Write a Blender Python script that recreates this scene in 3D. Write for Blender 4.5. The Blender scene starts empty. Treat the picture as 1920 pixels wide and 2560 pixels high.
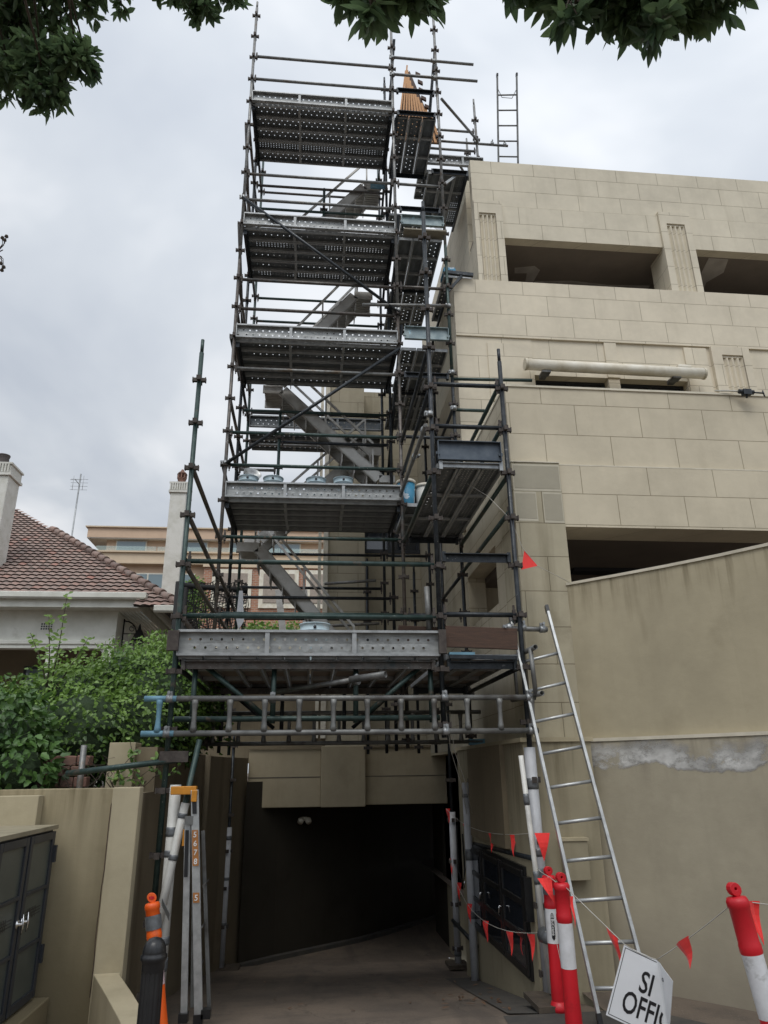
import bpy, math, random
from mathutils import Vector, Matrix, noise
R = math.radians
random.seed(7)
scene = bpy.context.scene
col = scene.collection
# ---------------------------------------------------------------- camera
CAMZ = 1.75
yaw, pit, rol = R(6.0), R(20.0), R(0.8)
fw = Vector((math.sin(yaw)*math.cos(pit), math.cos(yaw)*math.cos(pit), math.sin(pit)))
rt0 = Vector((math.cos(yaw), -math.sin(yaw), 0)); up0 = rt0.cross(fw)
rt = rt0*math.cos(rol) - up0*math.sin(rol); up = rt0*math.sin(rol) + up0*math.cos(rol)
cd = bpy.data.cameras.new('camera'); cam = bpy.data.objects.new('camera', cd); col.objects.link(cam)
cam.matrix_world = Matrix(((rt.x, up.x, -fw.x, 0), (rt.y, up.y, -fw.y, 0), (rt.z, up.z, -fw.z, CAMZ), (0, 0, 0, 1)))
cd.sensor_fit = 'VERTICAL'; cd.sensor_height = 36; cd.lens = 24.97
cd.clip_start = .05; cd.clip_end = 3000
scene.camera = cam
scene.render.resolution_x, scene.render.resolution_y = 768, 1024
# ---------------------------------------------------------------- world, sun, exposure
SUN_EL, SUN_AZ = 58, 200        # azimuth measured clockwise from +Y (behind the camera)
w = bpy.data.worlds.new("World"); scene.world = w; w.use_nodes = True
nt = w.node_tree; N = nt.nodes; L = nt.links
bg = N['Background']; bg.inputs[1].default_value = 1.0
sky = N.new('ShaderNodeTexSky'); sky.sky_type = 'NISHITA'; sky.sun_disc = False
sky.sun_elevation = R(SUN_EL); sky.sun_rotation = R(SUN_AZ)
def math_n(N, L, op, a, b=None, clamp=False):
    m = N.new('ShaderNodeMath'); m.operation = op; m.use_clamp = clamp
    for i, v in enumerate((a, b)):
        if v is None: continue
        if isinstance(v, (int, float)): m.inputs[i].default_value = v
        else: L.new(v, m.inputs[i])
    return m.outputs[0]
def mixc(N, L, f, a, b, mode='MIX'):
    m = N.new('ShaderNodeMix'); m.data_type = 'RGBA'; m.blend_type = mode
    for i, v in ((0, f), (6, a), (7, b)):
        if isinstance(v, (int, float)): m.inputs[i].default_value = v
        elif isinstance(v, tuple): m.inputs[i].default_value = (*v[:3], 1)
        else: L.new(v, m.inputs[i])
    return m.outputs[2]
def ramp(N, L, f, pts):
    r = N.new('ShaderNodeValToRGB'); e = r.color_ramp.elements
    while len(e) < len(pts): e.new(.5)
    for k, (p, c) in zip(e, pts):
        k.position = p; k.color = (c, c, c, 1) if isinstance(c, (int, float)) else (*c, 1)
    L.new(f, r.inputs[0]); return r.outputs[0]
tc = N.new('ShaderNodeTexCoord'); sx = N.new('ShaderNodeSeparateXYZ'); L.new(tc.outputs['Generated'], sx.inputs[0])
zc = math_n(N, L, 'ADD', math_n(N, L, 'MAXIMUM', sx.outputs[2], 0.0), .35)
cx = N.new('ShaderNodeCombineXYZ')
L.new(math_n(N, L, 'DIVIDE', sx.outputs[0], zc), cx.inputs[0]); L.new(math_n(N, L, 'DIVIDE', sx.outputs[1], zc), cx.inputs[1])
n1 = N.new('ShaderNodeTexNoise'); n1.inputs['Scale'].default_value = 1.7; n1.inputs['Detail'].default_value = 5; n1.inputs['Roughness'].default_value = .5; n1.inputs['Distortion'].default_value = .3
L.new(cx.outputs[0], n1.inputs['Vector'])
n2 = N.new('ShaderNodeTexNoise'); n2.inputs['Scale'].default_value = .9; n2.inputs['Detail'].default_value = 3
mp = N.new('ShaderNodeMapping'); mp.inputs['Location'].default_value = (3.1, 1.7, 0); L.new(cx.outputs[0], mp.inputs[0]); L.new(mp.outputs[0], n2.inputs['Vector'])
cl = ramp(N, L, n1.outputs[0], [(.34, (.44, .485, .56)), (.50, (.575, .615, .67)), (.64, (.80, .82, .85))])
# brighter high up, greyer towards the horizon on the left
hi = N.new('ShaderNodeMapRange'); hi.inputs[1].default_value = .1; hi.inputs[2].default_value = .8; hi.inputs[3].default_value = .80; hi.inputs[4].default_value = 1.12
L.new(sx.outputs[2], hi.inputs[0])
lf = N.new('ShaderNodeMapRange'); lf.inputs[1].default_value = -.5; lf.inputs[2].default_value = .4; lf.inputs[3].default_value = .93; lf.inputs[4].default_value = 1.05
L.new(sx.outputs[0], lf.inputs[0])
bk = N.new('ShaderNodeMapRange'); bk.inputs[1].default_value = .1; bk.inputs[2].default_value = -.7; bk.inputs[3].default_value = 1.0; bk.inputs[4].default_value = 1.9
L.new(sx.outputs[1], bk.inputs[0])
# low sky behind the camera is dimmed, standing in for unseen trees and houses
lowb = N.new('ShaderNodeMapRange'); lowb.inputs[1].default_value = .02; lowb.inputs[2].default_value = .55; lowb.inputs[3].default_value = .22; lowb.inputs[4].default_value = 1.0
L.new(sx.outputs[2], lowb.inputs[0])
isb = N.new('ShaderNodeMapRange'); isb.inputs[1].default_value = .15; isb.inputs[2].default_value = -.15; L.new(sx.outputs[1], isb.inputs[0])
lowf = math_n(N, L, 'ADD', math_n(N, L, 'MULTIPLY', isb.outputs[0], math_n(N, L, 'SUBTRACT', lowb.outputs[0], 1.0)), 1.0)
g = math_n(N, L, 'MULTIPLY', math_n(N, L, 'MULTIPLY', math_n(N, L, 'MULTIPLY', hi.outputs[0], lf.outputs[0]), bk.outputs[0]), lowf)
vm = N.new('ShaderNodeVectorMath'); vm.operation = 'SCALE'; L.new(cl, vm.inputs[0]); L.new(g, vm.inputs['Scale'])
vs = N.new('ShaderNodeVectorMath'); vs.operation = 'SCALE'; L.new(sky.outputs[0], vs.inputs[0]); vs.inputs['Scale'].default_value = .13
gap = ramp(N, L, n2.outputs[0], [(.54, 0.0), (.66, .55)])
L.new(mixc(N, L, gap, vm.outputs[0], vs.outputs[0]), bg.inputs[0])
sd = bpy.data.lights.new('sun', 'SUN'); sd.energy = 1.1; sd.angle = R(25); sd.color = (1, .97, .92)
so = bpy.data.objects.new('sun', sd); col.objects.link(so)
sdir = Vector((math.sin(R(SUN_AZ))*math.cos(R(SUN_EL)), math.cos(R(SUN_AZ))*math.cos(R(SUN_EL)), math.sin(R(SUN_EL))))
so.rotation_euler = sdir.to_track_quat('Z', 'Y').to_euler(); so.location = (0, -5, 20)
scene.view_settings.view_transform = 'Standard'; scene.view_settings.look = 'None'
scene.view_settings.exposure = 0.27; scene.view_settings.gamma = 1
scene.cycles.max_bounces = 6

# ---------------------------------------------------------------- helpers
ORG = {}
class MB:
    def __init__(s): s.v = []; s.f = []; s.sm = []; s.mi = []; s.cur = 0
    def add(s, vs, fs, smooth=False):
        o = len(s.v); s.v += [tuple(v) for v in vs]
        for f in fs: s.f.append([o+i for i in f]); s.sm.append(smooth); s.mi.append(s.cur)
        return s
    def box(s, x0, x1, y0, y1, z0, z1):
        vs = [(x, y, z) for z in (z0, z1) for y in (y0, y1) for x in (x0, x1)]
        return s.add(vs, [(0, 2, 3, 1), (4, 5, 7, 6), (0, 1, 5, 4), (2, 6, 7, 3), (0, 4, 6, 2), (1, 3, 7, 5)])
    def obox(s, c, ax, ay, az):          # centre and half-axis vectors
        c = Vector(c); ax, ay, az = Vector(ax), Vector(ay), Vector(az)
        vs = [c+ax*i+ay*j+az*k for k in (-1, 1) for j in (-1, 1) for i in (-1, 1)]
        return s.add(vs, [(0, 2, 3, 1), (4, 5, 7, 6), (0, 1, 5, 4), (2, 6, 7, 3), (0, 4, 6, 2), (1, 3, 7, 5)])
    def beam(s, a, b, wd, h, upv=(0, 0, 1)):
        a, b = Vector(a), Vector(b); d = (b-a); l = d.length; d.normalize()
        sv = d.cross(Vector(upv))
        if sv.length < 1e-4: sv = d.cross(Vector((0, 1, 0)))
        sv.normalize(); u = sv.cross(d)
        return s.obox((a+b)/2, d*l/2, sv*wd/2, u*h/2)
    def tube(s, pts, r, n=8, cap=True):
        pts = [Vector(p) for p in pts]; rs = r if isinstance(r, (list, tuple)) else [r]*len(pts)
        vs = []; fs = []; prev = None
        for i, p in enumerate(pts):
            d = (pts[min(i+1, len(pts)-1)]-pts[max(i-1, 0)])
            if d.length < 1e-6: d = Vector((0, 0, 1))
            d.normalize()
            if prev is None:
                a = d.cross(Vector((0, 0, 1)))
                if a.length < .05: a = d.cross(Vector((0, 1, 0)))
            else: a = prev - d*prev.dot(d)
            a.normalize(); prev = a; b = d.cross(a)
            for k in range(n):
                t = 2*math.pi*k/n; vs.append(p+(a*math.cos(t)+b*math.sin(t))*rs[i])
        for i in range(len(pts)-1):
            for k in range(n):
                fs.append((i*n+k, i*n+(k+1) % n, (i+1)*n+(k+1) % n, (i+1)*n+k))
        s.add(vs, fs, True)
        if cap:
            o = len(s.v)-len(vs)
            s.f.append([o+k for k in range(n)][::-1]); s.sm.append(False); s.mi.append(s.cur)
            s.f.append([o+(len(pts)-1)*n+k for k in range(n)]); s.sm.append(False); s.mi.append(s.cur)
        return s
    def pipe(s, a, b, r=.024, t=.004, n=12):      # open-ended hollow tube
        a, b = Vector(a), Vector(b); d = (b-a).normalized()
        u = d.cross(Vector((0, 0, 1)))
        if u.length < .05: u = d.cross(Vector((0, 1, 0)))
        u.normalize(); v = d.cross(u); vs = []
        for p, rr in ((a, r), (b, r), (b, r-t), (a, r-t)):
            for k in range(n):
                q = 2*math.pi*k/n; vs.append(p+(u*math.cos(q)+v*math.sin(q))*rr)
        fs = []
        for i in range(4):
            for k in range(n):
                fs.append((i*n+k, i*n+(k+1) % n, ((i+1) % 4)*n+(k+1) % n, ((i+1) % 4)*n+k))
        return s.add(vs, fs, True)
    def lathe(s, prof, c, n=20, axis=(0, 0, 1), smooth=True):
        ax = Vector(axis).normalized(); u = ax.cross(Vector((0, 1, 0)))
        if u.length < .1: u = ax.cross(Vector((1, 0, 0)))
        u.normalize(); v = ax.cross(u); c = Vector(c); vs = []
        for r, z in prof:
            for k in range(n):
                t = 2*math.pi*k/n; vs.append(c+ax*z+(u*math.cos(t)+v*math.sin(t))*r)
        fs = [(i*n+k, i*n+(k+1) % n, (i+1)*n+(k+1) % n, (i+1)*n+k) for i in range(len(prof)-1) for k in range(n)]
        return s.add(vs, fs, smooth)
    def prism(s, poly, z0, z1):
        n = len(poly)
        vs = [(x, y, z0) for x, y in poly]+[(x, y, z1) for x, y in poly]
        return s.add(vs, [tuple(range(n))[::-1], tuple(range(n, 2*n))]+[(i, (i+1) % n, n+(i+1) % n, n+i) for i in range(n)])
    def extr(s, poly3, d):               # polygon of 3-D points pushed along d
        d = Vector(d); p = [Vector(q) for q in poly3]; n = len(p)
        return s.add(p+[q+d for q in p], [tuple(range(n))[::-1], tuple(range(n, 2*n))]+[(i, (i+1) % n, n+(i+1) % n, n+i) for i in range(n)])
    def sheet(s, pts, dirv, h):          # a strip following pts with height vector
        n = len(pts); d = Vector(dirv)*h
        return s.add([Vector(p) for p in pts]+[Vector(p)+d for p in pts], [(i, i+1, n+i+1, n+i) for i in range(n-1)])
    def build(s, name, mats, parent=None, bevel=0, mesh_only=False):
        me = bpy.data.meshes.new(name)
        o0 = Vector((0, 0, 0))
        if parent is not None: o0 = ORG.get(parent.name, o0)
        me.from_pydata([(v[0]-o0.x, v[1]-o0.y, v[2]-o0.z) for v in s.v], [], s.f)
        if not isinstance(mats, (list, tuple)): mats = [mats]
        for m in mats: me.materials.append(m)
        me.polygons.foreach_set('use_smooth', s.sm); me.polygons.foreach_set('material_index', s.mi)
        me.update()
        if mesh_only: return me
        ob = bpy.data.objects.new(name, me); col.objects.link(ob)
        if parent is not None: ob.parent = parent; ORG[ob.name] = o0
        if bevel:
            b = ob.modifiers.new('bevel', 'BEVEL'); b.width = bevel; b.segments = 2; b.limit_method = 'ANGLE'
        return ob
def tag(o, label, cat, group=None):
    o['label'] = label; o['category'] = cat
    if group: o['group'] = group
    return o
def thing(name, label, cat, loc, group=None):
    o = bpy.data.objects.new(name, None); col.objects.link(o); o.location = loc; o.empty_display_size = .1
    ORG[o.name] = Vector(loc); return tag(o, label, cat, group)
def struct(o): o['kind'] = 'structure'; return o

# ---------------------------------------------------------------- materials
def newmat(name):
    m = bpy.data.materials.new(name); m.use_nodes = True
    nt = m.node_tree; return m, nt.nodes, nt.links, nt.nodes['Principled BSDF']
def objco(N, scale=(1, 1, 1), world=True):
    if world:
        g = N.new('ShaderNodeNewGeometry'); return g.outputs['Position']
    t = N.new('ShaderNodeTexCoord'); return t.outputs['Object']
def noise_n(N, L, co, scale, detail=4, rough=.55, stretch=None, seed=0):
    n = N.new('ShaderNodeTexNoise'); n.inputs['Scale'].default_value = scale; n.inputs['Detail'].default_value = detail; n.inputs['Roughness'].default_value = rough
    if stretch or seed:
        m = N.new('ShaderNodeMapping'); m.inputs['Scale'].default_value = stretch or (1, 1, 1); m.inputs['Location'].default_value = (seed*3.7, seed*1.3, seed*2.1)
        L.new(co, m.inputs[0]); co = m.outputs[0]
    L.new(co, n.inputs['Vector']); return n.outputs[0]
def bump(N, L, b, h, dist=.01, strength=.5):
    n = N.new('ShaderNodeBump'); n.inputs['Strength'].default_value = strength; n.inputs['Distance'].default_value = dist
    L.new(h, n.inputs['Height']); L.new(n.outputs[0], b.inputs['Normal']); return n
def simple(name, c, rough=.5, metal=0.0, c2=None, scale=8, rng=(.4, .65), stretch=None, bmp=.002, c3=None, r3=(.62, .75), s3=3.0, spec=.5, world=True):
    m, N, L, b = newmat(name)
    b.inputs['Metallic'].default_value = metal; b.inputs['Roughness'].default_value = rough
    b.inputs['Specular IOR Level'].default_value = spec
    co = objco(N, world=world)
    if c2 is None: c2 = tuple(x*.8 for x in c)
    f = ramp(N, L, noise_n(N, L, co, scale, 6, .6, stretch), [(rng[0], 0.0), (rng[1], 1.0)])
    cc = mixc(N, L, f, c, c2)
    if c3 is not None:
        f3 = ramp(N, L, noise_n(N, L, co, s3, 5, .65, stretch, 2), [(r3[0], 0.0), (r3[1], 1.0)])
        cc = mixc(N, L, f3, cc, c3)
    L.new(cc, b.inputs['Base Color'])
    if bmp: bump(N, L, b, noise_n(N, L, co, scale*8, 3), bmp)
    return m
def render_mat(name, base, blocks=None, dirt=None, dirt_amt=.5, seed=0, streaks=.35, zdirt=None, drips=None):
    """cement render; blocks=(width,row,x0,z0) scores the ashlar joints"""
    m, N, L, b = newmat(name); b.inputs['Roughness'].default_value = .88; b.inputs['Specular IOR Level'].default_value = .25
    co = objco(N); sp = N.new('ShaderNodeSeparateXYZ'); L.new(co, sp.inputs[0])
    d = tuple(x*.80 for x in base); dirt = dirt or (base[0]*.45, base[1]*.43, base[2]*.38)
    c = mixc(N, L, ramp(N, L, noise_n(N, L, co, .9, 5, .6, seed=seed+1), [(.35, 0.0), (.7, 1.0)]), base, d)
    c = mixc(N, L, math_n(N, L, 'MULTIPLY', ramp(N, L, noise_n(N, L, co, 5, 6, .65, seed=seed+5), [(.45, 0.0), (.75, 1.0)]), .35), c, tuple(x*1.12 for x in base))
    st = ramp(N, L, noise_n(N, L, co, 2.2, 5, .6, (2.2, 2.2, .22), seed+2), [(.52, 0.0), (.78, 1.0)])
    c = mixc(N, L, math_n(N, L, 'MULTIPLY', st, streaks), c, dirt)
    bl = ramp(N, L, noise_n(N, L, co, 1.3, 8, .7, seed=seed+3), [(.56, 0.0), (.72, 1.0)])
    c = mixc(N, L, math_n(N, L, 'MULTIPLY', bl, dirt_amt), c, dirt)
    fine = noise_n(N, L, co, 95, 2, .6)
    h = math_n(N, L, 'ADD', math_n(N, L, 'MULTIPLY', fine, .25), math_n(N, L, 'MULTIPLY', noise_n(N, L, co, 9, 5, .6, (1, 1, 1.6), seed+14), .9))
    if zdirt:       # splash zone: soil thrown up on the wall foot (z0, z1)
        mr = N.new('ShaderNodeMapRange'); mr.inputs[1].default_value = zdirt[0]; mr.inputs[2].default_value = zdirt[1]; mr.inputs[3].default_value = .75; mr.inputs[4].default_value = 0
        L.new(math_n(N, L, 'ADD', sp.outputs[2], math_n(N, L, 'MULTIPLY', noise_n(N, L, co, 4, 5), -.5)), mr.inputs[0])
        c = mixc(N, L, mr.outputs[0], c, dirt)
    if drips:       # water runs starting at a ledge (top height, length)
        mr = N.new('ShaderNodeMapRange'); mr.inputs[1].default_value = drips[0]-drips[1]; mr.inputs[2].default_value = drips[0]; mr.inputs[3].default_value = 0; mr.inputs[4].default_value = .75
        L.new(math_n(N, L, 'ADD', sp.outputs[2], math_n(N, L, 'MULTIPLY', math_n(N, L, 'SUBTRACT', noise_n(N, L, co, 6, 3, .6, (1, 1, .05), seed+9), .5), drips[1]*2.5)), mr.inputs[0])
        dr = math_n(N, L, 'MULTIPLY', mr.outputs[0], ramp(N, L, noise_n(N, L, co, 11, 4, .6, (1, 1, .06), seed+8), [(.46, 0.0), (.64, 1.0)]))
        c = mixc(N, L, dr, c, dirt)
        sm = ramp(N, L, noise_n(N, L, co, 2.6, 2, .5, (1.6, 1.6, .55), seed+12), [(.68, 0.0), (.78, .3)])
        c = mixc(N, L, sm, c, dirt)
    if blocks:
        bw, bh, bx, bz = blocks
        cb = N.new('ShaderNodeCombineXYZ')
        L.new(math_n(N, L, 'SUBTRACT', math_n(N, L, 'ADD', sp.outputs[0], sp.outputs[1]), bx), cb.inputs[0])
        L.new(math_n(N, L, 'SUBTRACT', sp.outputs[2], bz), cb.inputs[1])
        br = N.new('ShaderNodeTexBrick'); L.new(cb.outputs[0], br.inputs['Vector'])
        for k, v in (('Scale', 1), ('Mortar Size', .0042), ('Mortar Smooth', .25), ('Bias', 0), ('Brick Width', bw), ('Row Height', bh)): br.inputs[k].default_value = v
        br.inputs['Color1'].default_value = (1, 1, 1, 1); br.inputs['Color2'].default_value = (.965, .966, .967, 1); br.inputs['Mortar'].default_value = (.50, .48, .44, 1)
        c = mixc(N, L, 1.0, c, br.outputs['Color'], 'MULTIPLY')
        h = math_n(N, L, 'SUBTRACT', h, math_n(N, L, 'MULTIPLY', br.outputs['Fac'], 3.0))
    L.new(c, b.inputs['Base Color']); bump(N, L, b, h, .003, .6)
    return m
BE = (.50, .445, .345)
M = {}
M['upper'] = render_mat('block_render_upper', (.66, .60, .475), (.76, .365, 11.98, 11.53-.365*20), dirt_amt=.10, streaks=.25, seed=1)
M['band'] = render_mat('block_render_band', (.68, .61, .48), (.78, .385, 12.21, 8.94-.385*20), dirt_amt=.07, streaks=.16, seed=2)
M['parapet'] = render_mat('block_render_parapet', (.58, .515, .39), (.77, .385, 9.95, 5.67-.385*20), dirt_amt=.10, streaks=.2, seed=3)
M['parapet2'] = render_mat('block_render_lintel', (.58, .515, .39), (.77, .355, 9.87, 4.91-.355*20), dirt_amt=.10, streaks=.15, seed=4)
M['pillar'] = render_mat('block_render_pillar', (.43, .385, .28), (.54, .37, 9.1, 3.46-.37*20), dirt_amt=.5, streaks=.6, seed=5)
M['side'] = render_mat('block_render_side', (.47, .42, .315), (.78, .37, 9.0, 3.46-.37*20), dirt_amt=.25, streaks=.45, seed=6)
M['plain'] = render_mat('smooth_render', (.33, .29, .20), None, dirt_amt=.4, streaks=.5, seed=7, drips=(1.95, .7))
M['curved'] = render_mat('curved_wall_render', (.43, .375, .26), None, dirt_amt=.22, streaks=.14, seed=8, drips=(3.52, .35))
M['curvedlow'] = render_mat('curved_wall_base_render', (.41, .365, .27), None, dirt=(.25, .22, .17), dirt_amt=.28, streaks=.15, seed=9, zdirt=(-.3, .45), drips=(1.9, .25))
M['low'] = render_mat('garden_wall_render', (.33, .28, .18), None, dirt_amt=.45, streaks=.35, seed=10, zdirt=(.1, .8), drips=(1.62, .35))
M['lowlight'] = render_mat('garden_pier_render', (.45, .39, .265), None, dirt_amt=.25, streaks=.25, seed=11)
M['drive_wall'] = render_mat('driveway_wall_render', (.22, .18, .12), None, dirt_amt=.55, streaks=.5, seed=12)
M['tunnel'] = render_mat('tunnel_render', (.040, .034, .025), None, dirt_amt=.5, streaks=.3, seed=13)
M['cap'] = simple('pale_coping', (.62, .57, .46), .85, 0, (.5, .46, .36), 6)
M['cream'] = simple('cream_paint', (.74, .70, .60), .6, 0, (.6, .54, .42), 4)
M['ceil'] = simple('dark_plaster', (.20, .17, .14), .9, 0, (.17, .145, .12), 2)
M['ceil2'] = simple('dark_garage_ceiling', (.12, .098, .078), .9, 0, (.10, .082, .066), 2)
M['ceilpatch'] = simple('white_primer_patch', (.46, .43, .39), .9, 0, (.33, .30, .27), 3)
M['galv'] = simple('galvanised_steel', (.36, .37, .37), .45, .65, (.22, .23, .235), 9, (.35, .65), bmp=.001, c3=(.16, .12, .09), r3=(.66, .78), s3=7)
M['plank'] = simple('galvanised_plank', (.20, .215, .225), .5, .35, (.11, .12, .125), 4, (.35, .65), (1, 3, 3), bmp=.001, c3=(.28, .29, .29), r3=(.58, .8), s3=2.3, world=False)
M['flange'] = simple('painted_edge_light_steel', (.40, .41, .41), .5, .25, (.26, .27, .27), 7, bmp=0, world=False)  # paints the light on plank edges and ribs, against a darkened plank body
M['board'] = simple('galvanised_toe_board', (.40, .41, .40), .5, .35, (.24, .245, .24), 5, (.35, .65), (1, 3, 3), bmp=.001, c3=(.13, .11, .09), r3=(.60, .75), s3=4, world=False)
M['bluesteel'] = simple('blue_worn_steel', (.30, .36, .36), .5, .3, (.17, .22, .235), 6, (.35, .6), bmp=.001, c3=(.32, .50, .58), r3=(.62, .66), s3=5)
M['darksteel'] = simple('dark_blue_steel', (.055, .07, .09), .5, .4, (.11, .13, .15), 6, (.4, .7), bmp=.001)
def std_mat(name, a, b_, rust, rr, dull=.5):
    m = simple(name, a, .42, .35, b_, 14, (.4, .65), bmp=.0015, c3=rust, r3=rr, s3=4.5)
    N, L = m.node_tree.nodes, m.node_tree.links; b = N['Principled BSDF']; src = b.inputs['Base Color'].links[0].from_socket
    f = math_n(N, L, 'MULTIPLY', ramp(N, L, noise_n(N, L, objco(N), 55, 3, .6, seed=6), [(.66, 0.0), (.70, 1.0)]), ramp(N, L, noise_n(N, L, objco(N), 2.5, 3, .6, seed=9), [(.48, .1), (.62, 1.0)]))
    L.new(mixc(N, L, f, src, (.38, .37, .34)), b.inputs['Base Color']); return m
M['green'] = std_mat('green_painted_tube', (.022, .045, .040), (.045, .070, .062), (.13, .095, .07), (.60, .70))
M['black'] = std_mat('black_painted_tube', (.014, .018, .022), (.035, .04, .045), (.22, .22, .22), (.66, .72))
M['brown'] = std_mat('rusty_painted_tube', (.075, .06, .05), (.12, .11, .10), (.035, .045, .045), (.52, .66))
M['greytube'] = std_mat('grey_worn_tube', (.22, .22, .21), (.13, .13, .125), (.14, .105, .075), (.55, .68))
M['rust'] = simple('rusty_iron', (.05, .040, .035), .75, .2, (.085, .072, .062), 20, bmp=.002)
M['alu'] = simple('aluminium', (.50, .51, .50), .42, .6, (.36, .365, .36), 10, bmp=.0005)
M['aludull'] = simple('dull_aluminium', (.20, .20, .19), .5, .4, (.11, .11, .105), 6, bmp=.001, c3=(.08, .07, .06), r3=(.52, .68), s3=3)
M['stairalu'] = simple('weathered_aluminium', (.52, .51, .48), .6, .2, (.40, .385, .36), 5, bmp=.001, c3=(.24, .20, .16), r3=(.58, .75), s3=2.5)
M['pvc'] = simple('white_pvc', (.66, .65, .61), .5, 0, (.52, .51, .47), 5, c3=(.36, .35, .33), r3=(.62, .8), s3=2.2, bmp=0)
M['pvcgrey'] = simple('grey_pvc', (.50, .51, .53), .5, 0, (.42, .43, .45), 5, c3=(.30, .29, .28), r3=(.62, .8), s3=2.2, bmp=0)
M['tape'] = simple('grey_duct_tape', (.17, .18, .19), .35, .2, (.12, .125, .13), 30, bmp=.001)
M['red'] = simple('red_plastic', (.62, .012, .022), .42, 0, (.50, .01, .018), 3, c3=(.30, .01, .012), r3=(.62, .8), s3=4, bmp=0)
M['orange'] = simple('orange_plastic', (.86, .13, .012), .42, 0, (.75, .10, .01), 3, c3=(.45, .09, .03), r3=(.64, .8), s3=5, bmp=0)
M['reflect'] = simple('white_reflective_band', (.70, .70, .71), .35, 0, (.60, .60, .60), 12, bmp=.0005, c3=(.33, .32, .30), r3=(.62, .74), s3=6)
M['pinkband'] = simple('pale_pink_reflective_band', (.66, .47, .50), .35, 0, (.62, .5, .5), 12, bmp=0)
M['flag'] = simple('fluorescent_red_fabric', (.90, .035, .03), .75, 0, (.80, .03, .025), 9, bmp=.001)
M['flag'].node_tree.nodes['Principled BSDF'].inputs['Sheen Weight'].default_value = .3
M['cord'] = simple('white_cord', (.55, .53, .47), .8)
M['blackpaint'] = simple('black_gloss_paint', (.012, .012, .013), .32, 0, (.02, .02, .02), 6, bmp=.0005)
M['charcoal'] = simple('charcoal_frame_paint', (.022, .025, .031), .45, 0, (.03, .033, .04), 6, bmp=.0005)
M['chrome'] = simple('chrome', (.75, .75, .75), .15, 1.0)
M['whitepaint'] = simple('white_weathered_paint', (.74, .74, .67), .75, 0, (.62, .62, .55), 3, c3=(.36, .35, .28), r3=(.62, .8), s3=2)
M['roughcast'] = simple('white_roughcast', (.66, .65, .60), .9, 0, (.56, .55, .49), 5, bmp=.012, c3=(.28, .26, .22), r3=(.66, .8), s3=1.7)
M['timber'] = simple('old_brown_timber', (.085, .045, .028), .8, 0, (.045, .026, .018), 10, (.35, .7), (1, 4, 14), bmp=.003)
M['paletimber'] = simple('weathered_pale_timber', (.30, .27, .21), .8, 0, (.2, .18, .14), 9, (.3, .7), (1, 9, 9))
M['slat'] = simple('orange_brown_timber', (.50, .25, .085), .65, 0, (.38, .17, .055), 7, (.35, .7), (8, 8, 1), bmp=.001)
M['signw'] = simple('white_sign_plastic', (.74, .75, .76), .4, 0, (.70, .71, .72), 3, bmp=0)
M['ink'] = simple('black_ink', (.012, .012, .014), .45, bmp=0)
M['orangelab'] = simple('orange_sticker', (.42, .17, .045), .5, bmp=0)
M['whiteink'] = simple('white_ink', (.78, .78, .76), .5, bmp=0)
M['yellow'] = simple('yellow_plastic', (.62, .25, .02), .45, bmp=0)
M['bucket'] = simple('pale_blue_tinted_bucket', (.50, .62, .66), .45, 0, (.42, .54, .60), 6, c3=(.68, .70, .70), r3=(.58, .66), s3=6, bmp=0)
M['bluelab'] = simple('blue_label', (.05, .26, .42), .4, 0, (.6, .66, .70), 7, (.55, .56), bmp=0)
M['terracotta'] = simple('terracotta', (.22, .115, .085), .85, 0, (.14, .085, .065), 8)
M['darkpot'] = simple('grey_clay_pot', (.10, .085, .08), .8)
M['iron'] = simple('black_wrought_iron', (.012, .012, .013), .55)
M['wood'] = simple('bark', (.09, .07, .05), .9, 0, (.05, .04, .03), 12, (.3, .7), (1, 1, .3), bmp=.006)
M['peach'] = simple('peach_render', (.62, .45, .32), .85, 0, (.57, .41, .29), 2)
M['peachlt'] = simple('cream_fascia', (.62, .50, .36), .8, 0, (.58, .46, .33), 2)
M['sofwhite'] = simple('white_soffit', (.62, .58, .52), .8)
M['blind'] = simple('beige_blind', (.36, .30, .25), .8)
M['netblack'] = simple('black_netting', (.012, .012, .012), .8)
M['soil'] = simple('leaf_littered_soil', (.10, .065, .045), .95, 0, (.05, .035, .025), 12, bmp=.02)
def glass(name, c, rough=.06, a=.5):
    m, N, L, b = newmat(name); b.inputs['Base Color'].default_value = (*c, 1); b.inputs['Roughness'].default_value = rough
    b.inputs['Specular IOR Level'].default_value = 1.0; b.inputs['Coat Weight'].default_value = a; return m
M['glass'] = glass('dark_window_glass', (.012, .018, .028))
M['glassblue'] = glass('sky_reflecting_glass', (.16, .22, .24))
M['frost'] = simple('dusty_cabinet_glass', (.075, .085, .075), .35, 0, (.05, .06, .055), 3, bmp=0)
def clearglass():
    m, N, L, b = newmat('balcony_glass'); b.inputs['Base Color'].default_value = (.6, .75, .72, 1); b.inputs['Roughness'].default_value = .05
    b.inputs['Alpha'].default_value = .22; return m
M['clear'] = clearglass()
def plastic_wrap():
    m, N, L, b = newmat('clear_plastic_sheet'); b.inputs['Base Color'].default_value = (.75, .78, .8, 1); b.inputs['Roughness'].default_value = .25; b.inputs['Alpha'].default_value = .5
    bump(N, L, b, noise_n(N, L, objco(N), 12, 4), .05, 1); return m
M['wrap'] = plastic_wrap()
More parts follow.
